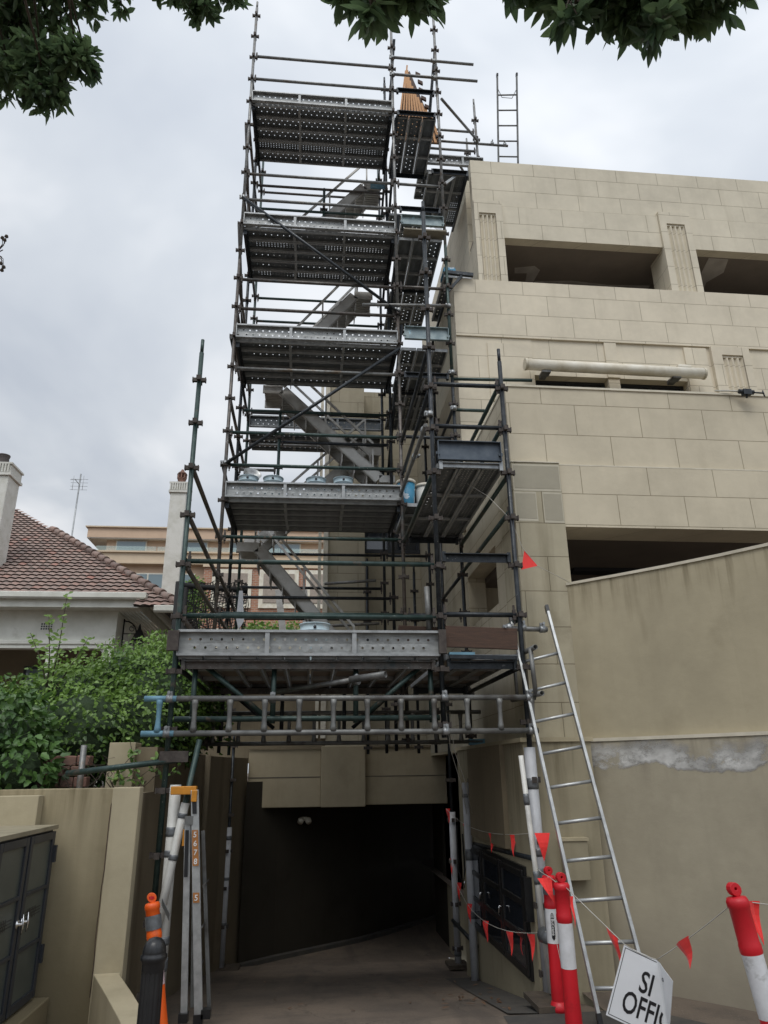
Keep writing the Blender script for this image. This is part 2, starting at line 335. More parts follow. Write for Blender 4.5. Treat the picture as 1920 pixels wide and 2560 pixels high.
def leafmat(name, dark, light, trans=.25):
    m, N, L, b = newmat(name); b.inputs['Roughness'].default_value = .42
    a = N.new('ShaderNodeAttribute'); a.attribute_name = 'tint'
    c = mixc(N, L, a.outputs['Fac'], dark, light); L.new(c, b.inputs['Base Color'])
    t = N.new('ShaderNodeBsdfTranslucent'); L.new(mixc(N, L, .5, c, light), t.inputs[0])
    ms = N.new('ShaderNodeMixShader'); ms.inputs[0].default_value = trans
    L.new(b.outputs[0], ms.inputs[1]); L.new(t.outputs[0], ms.inputs[2])
    L.new(ms.outputs[0], N['Material Output'].inputs[0]); return m
M['leafdark'] = leafmat('dark_tree_leaf', (.055, .10, .06), (.14, .21, .09), .45)
M['leafivy'] = leafmat('ivy_leaf', (.022, .055, .016), (.10, .20, .045), .2)
M['leafcreep'] = leafmat('creeper_leaf', (.035, .085, .018), (.22, .36, .07), .3)
M['leaflime'] = leafmat('young_leaf', (.12, .22, .04), (.25, .38, .09), .3)
M['leafdry'] = leafmat('dry_leaf', (.07, .04, .025), (.16, .09, .05), .0)
def ground_mat():
    m, N, L, b = newmat('worn_concrete_driveway'); b.inputs['Roughness'].default_value = .8
    co = objco(N)
    c = mixc(N, L, ramp(N, L, noise_n(N, L, co, .8, 6, .6), [(.35, 0.0), (.7, 1.0)]), (.18, .14, .105), (.10, .08, .063))
    c = mixc(N, L, math_n(N, L, 'MULTIPLY', ramp(N, L, noise_n(N, L, co, 3.5, 8, .7, seed=3), [(.5, 0.0), (.72, 1.0)]), .6), c, (.06, .052, .045))
    v = N.new('ShaderNodeTexVoronoi'); v.feature = 'DISTANCE_TO_EDGE'; v.inputs['Scale'].default_value = .8
    mm = N.new('ShaderNodeMapping'); nn = N.new('ShaderNodeTexNoise'); nn.inputs['Scale'].default_value = 3; L.new(co, nn.inputs['Vector'])
    va = N.new('ShaderNodeVectorMath'); va.operation = 'ADD'; L.new(co, va.inputs[0])
    vsc = N.new('ShaderNodeVectorMath'); vsc.operation = 'SCALE'; L.new(nn.outputs[1], vsc.inputs[0]); vsc.inputs['Scale'].default_value = .35; L.new(vsc.outputs[0], va.inputs[1])
    L.new(va.outputs[0], v.inputs['Vector'])
    c = mixc(N, L, ramp(N, L, v.outputs['Distance'], [(.0, .55), (.008, 0.0)]), c, (.04, .035, .03))
    c = mixc(N, L, math_n(N, L, 'MULTIPLY', ramp(N, L, noise_n(N, L, co, 1.6, 4, .6, (2.4, .22, 1), 5), [(.52, 0.0), (.66, 1.0)]), .45), c, (.055, .047, .04))
    c = mixc(N, L, ramp(N, L, noise_n(N, L, co, 2.2, 2, .5, seed=8), [(.70, 0.0), (.76, .7)]), c, (.03, .026, .022))
    c = mixc(N, L, ramp(N, L, noise_n(N, L, co, 60, 2, .6, seed=2), [(.66, 0.0), (.70, .6)]), c, (.30, .26, .21))
    L.new(c, b.inputs['Base Color']); bump(N, L, b, noise_n(N, L, co, 45, 4), .006, .6); return m
M['ground'] = ground_mat()
M['strip'] = simple('dark_drain_strip', (.055, .052, .048), .85, 0, (.08, .072, .06), 5, bmp=.004)
def tile_mat():
    m, N, L, b = newmat('terracotta_roof_tile'); b.inputs['Roughness'].default_value = .85
    a = N.new('ShaderNodeAttribute'); a.attribute_name = 'tint'; co = objco(N)
    c = ramp(N, L, a.outputs['Fac'], [(0.0, (.035, .027, .024)), (.15, (.20, .135, .115)), (.5, (.30, .215, .18)), (.8, (.33, .195, .155)), (1.0, (.34, .15, .115))])
    c = mixc(N, L, math_n(N, L, 'MULTIPLY', ramp(N, L, noise_n(N, L, co, 9, 6, .7), [(.5, 0.0), (.68, 1.0)]), .7), c, (.20, .19, .17))
    L.new(c, b.inputs['Base Color']); bump(N, L, b, noise_n(N, L, co, 30, 3), .01); return m
M['tile'] = tile_mat()
def brick_mat():
    m, N, L, b = newmat('red_brick'); b.inputs['Roughness'].default_value = .9
    sp = N.new('ShaderNodeSeparateXYZ'); L.new(objco(N), sp.inputs[0]); cb = N.new('ShaderNodeCombineXYZ')
    L.new(math_n(N, L, 'ADD', sp.outputs[0], sp.outputs[1]), cb.inputs[0]); L.new(sp.outputs[2], cb.inputs[1])
    br = N.new('ShaderNodeTexBrick'); L.new(cb.outputs[0], br.inputs['Vector'])
    for k, v in (('Scale', 1), ('Mortar Size', .01), ('Brick Width', .24), ('Row Height', .086)): br.inputs[k].default_value = v
    br.inputs['Color1'].default_value = (.34, .15, .09, 1); br.inputs['Color2'].default_value = (.42, .20, .12, 1); br.inputs['Mortar'].default_value = (.42, .36, .3, 1)
    L.new(br.outputs['Color'], b.inputs['Base Color']); return m
M['brick'] = brick_mat()

# ================================================================ GROUND AND TERRAIN
def gz(y): return 0.0 if y < 6.2 else (-.16*(y-6.2) if y < 13 else -1.088)
mb = MB()
ys = [-40, 0, 6.2]
mb.add([(-60, -40, 0), (60, -40, 0), (60, 6.2, 0), (-60, 6.2, 0)], [(0, 1, 2, 3)])
mb.add([(-1.9, 6.2, 0), (2.3, 6.2, 0), (2.3, 13, gz(13)), (-1.9, 13, gz(13))], [(0, 1, 2, 3)])
mb.add([(-1.9, 13, gz(13)), (9, 13, gz(13)), (9, 24, gz(13)), (-1.9, 24, gz(13))], [(0, 1, 2, 3)])
mb.add([(2.3, 6.2, 0), (60, 6.2, 0), (60, 24, 0), (2.3, 24, 0)], [(0, 1, 2, 3)])
mb.add([(-60, 6.2, 0), (-1.9, 6.2, 0), (-1.9, 24, 0), (-60, 24, 0)], [(0, 1, 2, 3)])
mb.add([(-900, 24, 0), (900, 24, 0), (900, 1500, 0), (-900, 1500, 0)], [(0, 1, 2, 3)])
struct(mb.build('ground', M['ground']))
mb = MB(); zz = .004
mb.add([(1.55, 6.25, zz), (1.94, 6.2, zz), (1.94, 9.4, gz(9.4)+zz), (1.62, 9.4, gz(9.4)+zz)], [(0, 1, 2, 3)])
mb.add([(1.45, 5.2, zz), (3.4, 5.2, zz), (2.6, 6.2, zz), (1.5, 6.2, zz)], [(0, 1, 2, 3)])
struct(mb.build('path', M['strip']))
# raised garden behind the walls
mb = MB()
mb.box(-40, -1.55, 7.0, 40, .05, 1.55)
mb.add([(-40, 6.5, 1.5), (-1.6, 6.5, 1.5), (-1.6, 7.02, 1.55), (-40, 7.02, 1.55)], [(0, 1, 2, 3)])
struct(mb.build('terrain', M['soil']))

# ================================================================ MAIN BUILDING
bld = thing('rendered_building', 'large beige block-scored rendered building with balcony and garage opening on the right', 'building', (2.6, 9, 0))
mb = MB()          # upper facade Y=9.4
Yf = 9.4
mb.box(2.59, 12, Yf, Yf+.14, 10.13, 11.8)
mb.box(2.59, 3.09, Yf, Yf+.45, 9.2, 10.13)
mb.box(5.87, 6.43, Yf, Yf+.45, 9.2, 10.13)
mb.box(9.2, 9.8, Yf, Yf+.45, 9.2, 10.13)
mb.build('upper_facade', M['upper'], bld)
MB().box(2.60, 12.0, Yf+.02, Yf+.13, 11.8, 11.83).build('roof_coping', M['cap'], bld)
mb = MB()
for x0, x1 in ((3.08, 5.86), (6.44, 9.12)): mb.box(x0, x1, Yf-.03, Yf-.002, 10.131, 10.80)
mb.build('frieze', M['upper'], bld)
def pilaster(x0, x1, z0, z1, fx0, fx1, ztop, y, mat, nfl=4, zbot=None):
    mb = MB(); zb = zbot or z0; d = .07
    mb.box(x0, fx0, y-d, y-.002, z0, z1); mb.box(fx1, x1, y-d, y-.002, z0, z1); mb.box(fx0, fx1, y-d, y-.002, ztop, z1)
    if zb > z0: mb.box(fx0, fx1, y-d, y-.002, z0, zb)
    p = mb.build('pilaster', mat, bld)
    mb = MB(); wd = (fx1-fx0)/nfl; prof = []
    for k in range(nfl):
        for j in range(9):
            t = j/8; prof.append((fx0+wd*(k+.11+.78*t), y-.056+.044*math.sin(math.pi*t)))
    h = ztop-wd*.42
    n = len(prof); mb.add([(a, b, zb) for a, b in prof]+[(a, b, h) for a, b in prof], [(i, i+1, n+i+1, n+i) for i in range(n-1)], True)
    for k in range(nfl):          # rounded heads
        rows = []; c0 = fx0+wd*(k+.5)
        for r in range(5):
            a = math.pi/2*r/4; ww = math.cos(a)*.44*wd; zz = h+math.sin(a)*.40*wd
            rows.append([(c0+ww*(2*j/8-1), y-.048+.036*math.sin(math.pi*j/8)*math.cos(a), zz) for j in range(9)])
        for r in range(4):
            mb.add(rows[r]+rows[r+1], [(j, j+1, 9+j+1, 9+j) for j in range(8)], True)
    mb.box(fx0, fx1, y-.046, y-.003, h, ztop)
    # shadow lip above the flutes
    mb.build('fluted_panel', mat, p)
pilaster(2.585, 3.07, 9.2, 10.87, 2.665, 2.955, 10.60, Yf, M['upper'])
pilaster(5.865, 6.43, 9.2, 10.87, 5.985, 6.315, 10.62, Yf, M['upper'])
pilaster(9.12, 9.80, 9.2, 10.87, 9.3, 9.6, 10.62, Yf, M['upper'])
mb = MB()          # side wall of the upper body and the recess beside it
mb.box(2.59, 2.84, Yf+.452, 12.2, 9.2, 11.8); mb.box(2.59, 2.84, 12.6, 15, 9.2, 11.8); mb.box(2.59, 2.84, 12.2, 12.6, 10.3, 11.8)
mb.build('upper_side_wall', M['upper'], bld)
mb = MB(); mb.box(2.15, 12, 9.31, 9.6, 8.13, 9.2); mb.build('band_course', M['band'], bld)
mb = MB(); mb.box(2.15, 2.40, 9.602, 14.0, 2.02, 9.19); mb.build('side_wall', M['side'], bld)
mb = MB()          # wall behind the balcony with its piers
mb.box(2.15, 3.36, 9.335, 9.6, 5.0, 8.128); mb.box(3.36, 12, 9.345, 9.6, 7.49, 8.128)
mb.box(4.55, 4.73, 9.34, 9.6, 5.0, 7.49); mb.box(5.86, 7.9, 9.345, 9.6, 5.0, 7.49); mb.box(9.5, 12, 9.345, 9.6, 5.0, 7.49)
mb.build('balcony_wall', M['band'], bld)
for x0, x1, z0, z1 in ((2.64, 3.34, 7.0, 8.02), (4.54, 4.74, 7.49, 8.125), (5.87, 6.25, 7.0, 8.1)): MB().box(x0, x1, 9.317, 9.343 if x0 > 3 else 9.333, z0, z1).build('raised_block', M['band'], bld)
pilaster(6.31, 6.96, 6.6, 8.12, 6.48, 6.84, 7.97, 9.345, M['band'], 4, 7.05)
for i, (x0, x1) in enumerate(((3.36, 4.55), (4.73, 5.86))):
    f = MB()
    f.box(x0, x1, 9.50, 9.56, 7.45, 7.489); f.box(x0, x0+.05, 9.50, 9.56, 5.0, 7.45); f.box(x1-.05, x1, 9.50, 9.56, 5.0, 7.45); f.box((x0+x1)/2-.03, (x0+x1)/2+.03, 9.5, 9.56, 5, 7.45)
    fo = f.build('sliding_door', M['charcoal'], bld)
    MB().box(x0+.051, x1-.051, 9.52, 9.53, 5.0, 7.449).build('pane', M['glass'], fo)
mb = MB()
mb.box(2.15, 9, 7.0, 7.2, 4.905, 5.88); mb.box(2.15, 2.35, 7.201, 9.36, 4.905, 5.88)
mb.build('balcony_parapet', M['parapet'], bld)
mb = MB(); mb.box(2.14, 9, 6.985, 7.215, 5.88, 5.905); mb.box(2.14, 2.36, 7.216, 9.36, 5.88, 5.905); mb.build('parapet_coping', M['cap'], bld)
MB().box(2.672, 9, 6.955, 7.4, 4.175, 4.89).build('lintel', M['parapet2'], bld)
mb = MB(); mb.box(2.672, 9, 6.953, 6.998, 4.89, 4.903); mb.box(2.125, 2.671, 6.92, 6.998, 4.902, 4.914); mb.build('string_course', M['cap'], bld)
MB().box(2.37, 12, 7.22, 9.36, 4.92, 5.0).build('balcony_floor', M['plain'], bld)
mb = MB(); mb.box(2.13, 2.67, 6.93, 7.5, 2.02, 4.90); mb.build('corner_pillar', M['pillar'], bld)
M['patch'] = render_mat('grey_repair_render', (.37, .34, .265), None, dirt_amt=.3, streaks=.15, seed=31)
M['patchlt'] = render_mat('pale_filler_edge', (.53, .49, .39), None, dirt_amt=.2, streaks=.1, seed=32)
for x0, x1, z0, z1 in ((2.15, 2.655, 4.595, 4.86), (2.15, 2.37, 4.25, 4.535), (2.46, 2.655, 4.235, 4.535)):
    MB().box(x0-.012, x1+.01, 6.9275, 6.9295, z0-.03, z1+.02).build('filler_edge', M['patchlt'], bld)
    MB().prism([(x0, 6.9255), (x1, 6.9255), (x1, 6.9272), (x0, 6.9272)], z0, z1).build('repair_patch', M['patch'], bld)
mb = MB()        # side wall beside the scaffold with an opening
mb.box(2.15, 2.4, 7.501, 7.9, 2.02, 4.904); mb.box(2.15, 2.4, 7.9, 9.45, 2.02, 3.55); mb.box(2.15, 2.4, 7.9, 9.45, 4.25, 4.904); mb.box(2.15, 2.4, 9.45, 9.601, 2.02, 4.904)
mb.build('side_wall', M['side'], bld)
MB().box(2.3, 3.6, 9.70, 9.8, 3.2, 4.6).build('inner_wall', M['side'], bld)
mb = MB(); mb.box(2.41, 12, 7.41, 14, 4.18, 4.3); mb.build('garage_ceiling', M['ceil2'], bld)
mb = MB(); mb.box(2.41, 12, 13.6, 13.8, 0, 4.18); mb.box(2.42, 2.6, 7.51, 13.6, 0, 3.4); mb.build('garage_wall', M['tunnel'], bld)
mb = MB(); mb.box(3.35, 5.6, 8.55, 8.75, 4.13, 4.178); mb.build('ceiling_slot', M['ink'], bld)
# dark room behind the upper openings
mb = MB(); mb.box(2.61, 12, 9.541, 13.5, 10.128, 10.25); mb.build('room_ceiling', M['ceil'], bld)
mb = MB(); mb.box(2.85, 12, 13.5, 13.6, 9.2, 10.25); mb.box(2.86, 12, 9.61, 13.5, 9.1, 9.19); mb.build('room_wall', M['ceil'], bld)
for poly in ([(3.46, 10.10), (3.80, 10.02), (3.93, 10.12), (3.90, 10.50), (3.78, 10.56), (3.72, 10.22), (3.50, 10.24)], [(3.93, 10.44), (4.6, 10.36), (5.3, 10.42), (6.1, 10.38), (6.12, 10.6), (3.9, 10.6)],
             [(6.80, 9.56), (7.16, 9.56), (7.27, 9.90), (7.10, 10.2), (7.22, 10.56), (6.98, 10.62), (6.90, 10.1)]):
    MB().prism(poly, 10.123, 10.1275).build('primer_patch', M['ceilpatch'], bld)
MB().box(6.55, 6.78, 9.9, 10.3, 10.09, 10.127).build('ceiling_beam', M['ink'], bld)
# rear wing above the driveway
mb = MB()
mb.box(.29, 1.0, 13.2, 13.5, 2.13, 9.5); mb.box(1.0, 2.149, 13.6, 13.9, 1.5, 5.84); mb.box(1.0, 2.149, 13.6, 13.9, 7.3, 9.5)
mb.box(.29, .999, 13.501, 16, 2.2, 9.5)
mb.build('rear_wing_wall', M['side'], bld)
mb = MB(); mb.box(.20, .288, 13.15, 13.35, 2.3, 9.5); mb.box(.10, .16, 13.2, 13.26, 2.3, 9.5); mb.build('corner_pipe', M['cream'], bld)
wf = MB(); wf.box(1.0, 2.148, 13.58, 13.66, 5.84, 5.92); wf.box(1.0, 2.148, 13.58, 13.66, 7.22, 7.3)
for x in (1.0, 1.5, 2.08): wf.box(x, x+.06, 13.585, 13.655, 5.92, 7.22)
wo = wf.build('window', M['charcoal'], bld)
MB().box(1.06, 2.08, 13.62, 13.63, 5.92, 7.22).build('pane', M['glass'], wo)
mb = MB(); mb.box(-3.6, .285, 13.25, 13.5, 1.9, 3.62); mb.build('rear_wing_wall', M['drive_wall'], bld)
# beam over the garage mouth
mb = MB()
mb.box(-1.02, .22, 13.12, 13.5, 1.18, 2.12); mb.box(.22, .98, 12.95, 13.5, 1.18, 2.16); mb.box(.98, 2.419, 13.12, 13.59, 1.20, 2.14)
mb.build('garage_beam', render_mat('garage_beam_render', (.39, .33, .225), None, dirt_amt=.3, streaks=.3, seed=15), bld, .012)
MB().box(-1.04, 2.22, 13.08, 13.119, 2.13, 2.165).build('beam_coping', M['drive_wall'], bld)
mb = MB(); mb.box(-1.015, .21, 13.114, 13.1195, 1.655, 1.667); mb.box(.99, 2.41, 13.114, 13.1195, 1.655, 1.665); mb.build('joint', M['strip'], bld)
# the curving tunnel
tp = [(-1.02, 12.9), (-.5, 13.35), (.1, 13.8), (.9, 14.4), (1.7, 15.2), (2.6, 16.3), (3.4, 17.8), (4, 20), (4.2, 23)]
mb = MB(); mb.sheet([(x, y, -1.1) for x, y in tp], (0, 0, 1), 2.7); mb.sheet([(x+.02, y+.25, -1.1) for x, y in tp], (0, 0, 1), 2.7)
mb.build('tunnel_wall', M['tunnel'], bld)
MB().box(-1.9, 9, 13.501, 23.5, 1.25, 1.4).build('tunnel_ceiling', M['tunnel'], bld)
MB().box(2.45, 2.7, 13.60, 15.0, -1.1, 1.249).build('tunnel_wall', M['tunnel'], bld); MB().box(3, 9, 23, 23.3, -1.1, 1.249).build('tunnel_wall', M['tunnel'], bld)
mb = MB()
for i in range(len(tp)-1):
    (x0, y0), (x1, y1) = tp[i], tp[i+1]; mb.beam((x0+.03, y0-.05, -1.06), (x1+.03, y1-.05, -1.06), .12, .07)
mb.build('tunnel_kerb', M['strip'], bld)
# base wall of the right side of the driveway
base = thing('retaining_wall', 'stained olive render retaining wall along the right side of the driveway, holding the black cabinet', 'wall', (2.1, 7, 0))
mb = MB(); mb.box(1.95, 2.60, 6.7, 6.95, -.4, 1.98); mb.box(1.95, 2.149, 6.951, 9.75, -1.3, 1.98); mb.box(2.15, 2.60, 9.55, 9.75, -1.3, 1.98); mb.box(2.42, 2.62, 9.751, 13.5, -1.3, 1.98)
mb.build('wall_face', M['plain'], base)
mb = MB(); mb.box(1.93, 2.62, 6.68, 6.95, 1.98, 2.018); mb.box(1.93, 2.148, 6.951, 9.77, 1.98, 2.018); mb.box(2.149, 2.64, 9.5, 13.3, 1.982, 2.016); mb.build('ledge', M['lowlight'], base)
mb = MB(); mb.box(1.90, 1.949, 7.35, 8.9, 1.03, 1.98); mb.build('raised_panel', M['drive_wall'], base)
# curved ramp wall
cw = thing('curved_ramp_wall', 'big smooth curved render wall rising to the right behind the sign, with a ledge and white repair patches', 'wall', (3.2, 6.3, 0))
pts = [(2.6, 7.0), (2.619, 6.928), (2.988, 6.563), (3.334, 6.195), (3.638, 5.836), (3.895, 5.483), (4.115, 5.063), (4.275, 4.583), (4.375, 4.083)]
def wall_along(mb, pts, z0, z1, off0, off1, tops=None):
    n = len(pts); A = []
    for i, (x, y) in enumerate(pts):
        a = Vector(pts[max(i-1, 0)]); b = Vector(pts[min(i+1, n-1)]); d = (b-a).normalized(); nr = Vector((-d.y, d.x))
        t = tops[i] if tops else z1
        p, q = Vector((x, y))-nr*off0*-1, Vector((x, y))+nr*off1
        A.append(((p.x, p.y), (q.x, q.y), t))
    vs = []
    for p, q, t in A: vs += [(*p, z0), (*p, t), (*q, t), (*q, z0)]
    fs = []
    for i in range(n-1):
        for k in range(4): fs.append((i*4+k, i*4+(k+1) % 4, (i+1)*4+(k+1) % 4, (i+1)*4+k))
    fs += [(0, 1, 2, 3), tuple((n-1)*4+k for k in (3, 2, 1, 0))]
    mb.add(vs, fs, False); return mb
tops = [3.52 for i in range(len(pts))]
wall_along(MB(), pts, 2.0, 0, 0, .22, tops).build('upper_wall', M['curved'], cw)
mb = MB(); n = len(pts)
capv = wall_along(mb, pts, 3.49, 0, -.015, .235, [t+.028 for t in tops])
for i in range(n):      # cap follows the top
    for k in (0, 3): v = mb.v[i*4+k]; mb.v[i*4+k] = (v[0], v[1], tops[i]+.001)
mb.build('coping', M['cap'], cw)
wall_along(MB(), pts, -.6, 1.98, -.05, .24).build('lower_wall', M['curvedlow'], cw)
wall_along(MB(), pts, 1.981, 2.01, -.06, -.001).build('ledge', M['cap'], cw)
# pale repair plaster: an irregular trowelled skim just proud of the wall under the ledge
def patch_mat():
    m, N, L, b = newmat('trowelled_white_plaster'); b.inputs['Roughness'].default_value = .8; co = objco(N)
    L.new(mixc(N, L, ramp(N, L, noise_n(N, L, co, 3.2, 6, .6, (1, 1, 1.6)), [(.42, 0.0), (.56, 1.0)]), (.66, .65, .62), (.42, .41, .385)), b.inputs['Base Color'])
    sp = N.new('ShaderNodeSeparateXYZ'); L.new(co, sp.inputs[0])
    wv = math_n(N, L, 'MULTIPLY', math_n(N, L, 'SUBTRACT', noise_n(N, L, co, 2.0, 4, .6, (1, 1, .3), 4), .5), .30)
    zz = math_n(N, L, 'SUBTRACT', sp.outputs[2], wv)
    m1 = N.new('ShaderNodeMapRange'); m1.inputs[1].default_value = 1.735; m1.inputs[2].default_value = 1.765; L.new(zz, m1.inputs[0])
    m2 = N.new('ShaderNodeMapRange'); m2.inputs[1].default_value = 1.98; m2.inputs[2].default_value = 1.84; L.new(zz, m2.inputs[0])
    a = math_n(N, L, 'MULTIPLY', math_n(N, L, 'MULTIPLY', m1.outputs[0], m2.outputs[0]), ramp(N, L, noise_n(N, L, co, 3, 7, .7, (1, 1, 1.5), 7), [(.40, .05), (.52, .9)]))
    L.new(a, b.inputs['Alpha']); return m
wall_along(MB(), pts, 1.50, 1.978, -.054, -.0505).build('plaster_patch', patch_mat(), cw)

# meter box behind the ladder
mbx = thing('meter_box', 'small beige wall box on the render behind the leaning ladder', 'utility box', (2.33, 6.69, .95))
MB().box(2.22, 2.44, 6.60, 6.699, .84, 1.15).build('case', M['plain'], mbx, .006)
MB().box(2.21, 2.45, 6.59, 6.699, 1.151, 1.175).build('lid', M['lowlight'], mbx)

# awning
aw = thing('rolled_awning', 'long white rolled-up awning cassette above the balcony doors', 'awning', (4.65, 9.2, 7.5))
a, b = Vector((3.17, 9.12, 7.53)), Vector((5.99, 9.12, 7.50))
MB().tube([a, b], .085, 20).build('cassette', M['cream'], aw)
mb = MB()
for p, q in ((a, a-Vector((.03, 0, 0))), (b, b+Vector((.03, 0, 0)))): mb.tube([p, q], .092, 20)
mb.build('end_cap', M['cap'], aw)
for x in (3.47, 5.55):
    mb = MB(); mb.box(x-.07, x+.07, 9.10, 9.24, 7.40, 7.44); mb.box(x-.05, x+.05, 9.24, 9.34, 7.40, 7.47); mb.build('bracket', M['aludull'], aw, .008)
MB().box(5.66, 5.88, 9.20, 9.31, 7.66, 7.71).build('sensor', M['cream'], aw, .01)
# hose nozzle clamp resting on the parapet
nz = thing('hose_nozzle', 'dark metal clamp and nozzle hanging over the balcony parapet', 'nozzle', (5.05, 6.95, 5.85))
MB().tube([(4.70, 6.99, 5.93), (4.85, 6.96, 5.92), (4.97, 6.93, 5.90)], .010, 8).build('hose', M['cord'], nz)
mb = MB(); mb.tube([(4.95, 6.92, 5.895), (5.12, 6.90, 5.875)], .028, 10); mb.tube([(5.12, 6.90, 5.875), (5.24, 6.89, 5.865)], .010, 8); mb.tube([(5.23, 6.89, 5.90), (5.24, 6.89, 5.82)], .008, 6)
mb.tube([(5.04, 6.9, 5.88), (5.02, 6.9, 5.80)], .012, 8); mb.obox((5.03, 6.9, 5.87), (.05, 0, 0), (0, .03, 0), (0, 0, .035)); mb.build('body', M['black'], nz)

# ================================================================ LEFT WALLS
lw = thing('garden_wall', 'low olive render garden wall with a pale end pier and sloping kerb in the lower left', 'wall', (-2, 6.4, 0))
mb = MB(); mb.box(-6, -1.575, 6.43, 6.63, -.3, 1.645); mb.build('wall_face', M['low'], lw, .006)
mb = MB(); mb.box(-1.57, -1.355, 6.36, 6.50, -.3, 1.65); mb.build('end_pier', M['lowlight'], lw, .008)
mb = MB(); mb.box(-2.6, -2.12, 6.31, 6.429, .0, 1.60); mb.build('side_pier', M['lowlight'], lw, .006)
mb = MB()          # kerb wall sloping down toward the street
kp = [((-1.56, 6.355), (-1.375, 6.355)), ((-1.34, 5.85), (-1.16, 5.85)), ((-1.13, 5.35), (-.96, 5.35)), ((-.98, 4.95), (-.80, 4.95))]
vs = []
for i, (l_, r_) in enumerate(kp): zt = .345-.012*i; vs += [(*l_, -.2), (*l_, zt), (*r_, zt), (*r_, -.2)]
mb.add(vs, [(i*4+k, i*4+(k+1) % 4, (i+1)*4+(k+1) % 4, (i+1)*4+k) for i in range(3) for k in range(4)]+[(0, 1, 2, 3), (15, 14, 13, 12)])
mb.build('sloping_kerb', M['lowlight'], lw, .006)
mb = MB(); rg0 = random.Random(12); p_ = [(-1.572+rg0.uniform(-.006, .006), 6.357, z) for z in [.2+.12*k for k in range(12)]]+[(-1.568, 6.5, 1.652)]
mb.tube(p_, .0035, 4, False); mb.build('crack', M['soil'], lw)
dw = thing('driveway_wall', 'dark stained render retaining wall down the left side of the driveway', 'wall', (-1.5, 9, 0))
lp = [(-1.37, 6.51), (-1.372, 7.0), (-1.38, 8.5), (-1.40, 11.0), (-1.30, 12.0), (-1.03, 13.11)]
mb = MB()
for i in range(len(lp)-1):
    (x0, y0), (x1, y1) = lp[i], lp[i+1]
    z0 = 1.62 if i == 0 else 1.98
    mb.prism([(x0-.4, y0), (x0, y0), (x1, y1), (x1-.4, y1)], -1.3, 1.60 if i == 0 else 1.98)
mb.build('wall_face', M['drive_wall'], dw)
mb = MB(); mb.box(-1.79, -1.56, 6.96, 7.2, 1.0, 2.02); mb.build('end_pier', M['lowlight'], dw, .006)
mb = MB(); mb.tube([(-1.33, 10.2, -.7), (-1.33, 10.2, 1.98)], .035, 10); mb.build('downpipe', M['drive_wall'], dw)
rs = thing('old_brick_stub', 'broken dark brick and stone stub wall tangled in stems behind the garden wall', 'wall', (-2.3, 6.9, 1.5))
mb = MB(); rr = random.Random(4)
x = -2.75
while x < -1.95:
    for k in range(4):
        mb.obox((x+.04*(k % 2), 7.0+rr.uniform(-.02, .02), 1.6+.09*k), (.055, 0, .004*rr.uniform(-1, 1)), (0, .06, 0), (0, 0, .042))
    x += .118
mb.build('masonry', M['terracotta'], rs, .008)
# post sticking up
pp = tag(MB().pipe((-1.93, 6.70, 1.3), (-1.935, 6.70, 1.99), .026, .004).build('steel_post', M['greytube']), 'short grey steel post standing in the ivy behind the garden wall', 'post')

# ================================================================ HOUSE
hs = thing('tiled_house', 'white house with red-brown tiled hip roof, gutter and verandah behind the hedge', 'house', (-6, 16, 1.5))
XE, YE, ZE, RX0, RY1 = -3.30, 13.85, 5.02, -13.0, 21.5
HX, HY, HZ = -2.50, 13.60, 4.72      # the lower corner of the hip, right of the front gutter
PT = math.tan(R(34))
def roof_course(mb, tints, p0, p1, upv, n_out, tw, rnd):
    """one course of wavy tiles from p0 to p1, lower edge raised"""
    d = (p1-p0); l = d.length; d.normalize(); steps = max(2, int(l/tw))
    K = 4
    low, lowb, upp = [], [], []
    for i in range(steps):
        for k in range(K):
            t = (i+k/K)*l/steps; wv = .011*math.sin(2*math.pi*k/K)+(.008 if k == 0 else 0)
            low.append(p0+d*t+n_out*(.042+wv)); lowb.append(p0+d*t+n_out*(wv*.4-.02)+upv*.12); upp.append(p0+d*t+upv+n_out*(.012+wv))
    n = len(low)
    mb.add(low+upp, [(i, i+1, n+i+1, n+i) for i in range(n-1)]); mb.add(lowb+low, [(i, i+1, n+i+1, n+i) for i in range(n-1)])
    tt = [min(1, max(.15, rnd.gauss(.45, .17)+(.3 if rnd.random() < .04 else 0))) for _ in range(steps+1)]
    tints += [tt[i//K] for i in range(n-1)]; tints += [0.0 for i in range(n-1)]  # butt faces coloured near black to paint the shadow under each row
def setcol(ob, vals):
    me = ob.data; a = me.attributes.new('tint', 'FLOAT', 'FACE')
    a.data.foreach_set('value', vals)
rnd = random.Random(3)
mb = MB(); tints = []
cs = .205; rise = cs*math.sin(R(34)); run = cs*math.cos(R(34))
k = 0
while True:             # front slope
    y = HY+run*k; z = HZ+rise*k; xr = HX-run*k*.97
    if z > ZE+3.6: break
    roof_course(mb, tints, Vector((RX0 if z > 5.03 else XE-.05, y, z)), Vector((xr, y, z)), Vector((0, run, rise)), Vector((0, -math.sin(R(34)), math.cos(R(34)))), .165, rnd); k += 1
k2 = 0
while k2 < k:           # east slope
    x = HX-run*k2*.97; z = HZ+rise*k2; y0 = HY+run*k2; y1 = RY1-run*k2
    if y1 <= y0+.5: break
    roof_course(mb, tints, Vector((x, y0, z)), Vector((x, y1, z)), Vector((-run, 0, rise)), Vector((math.sin(R(34)), 0, math.cos(R(34)))), .165, rnd); k2 += 1
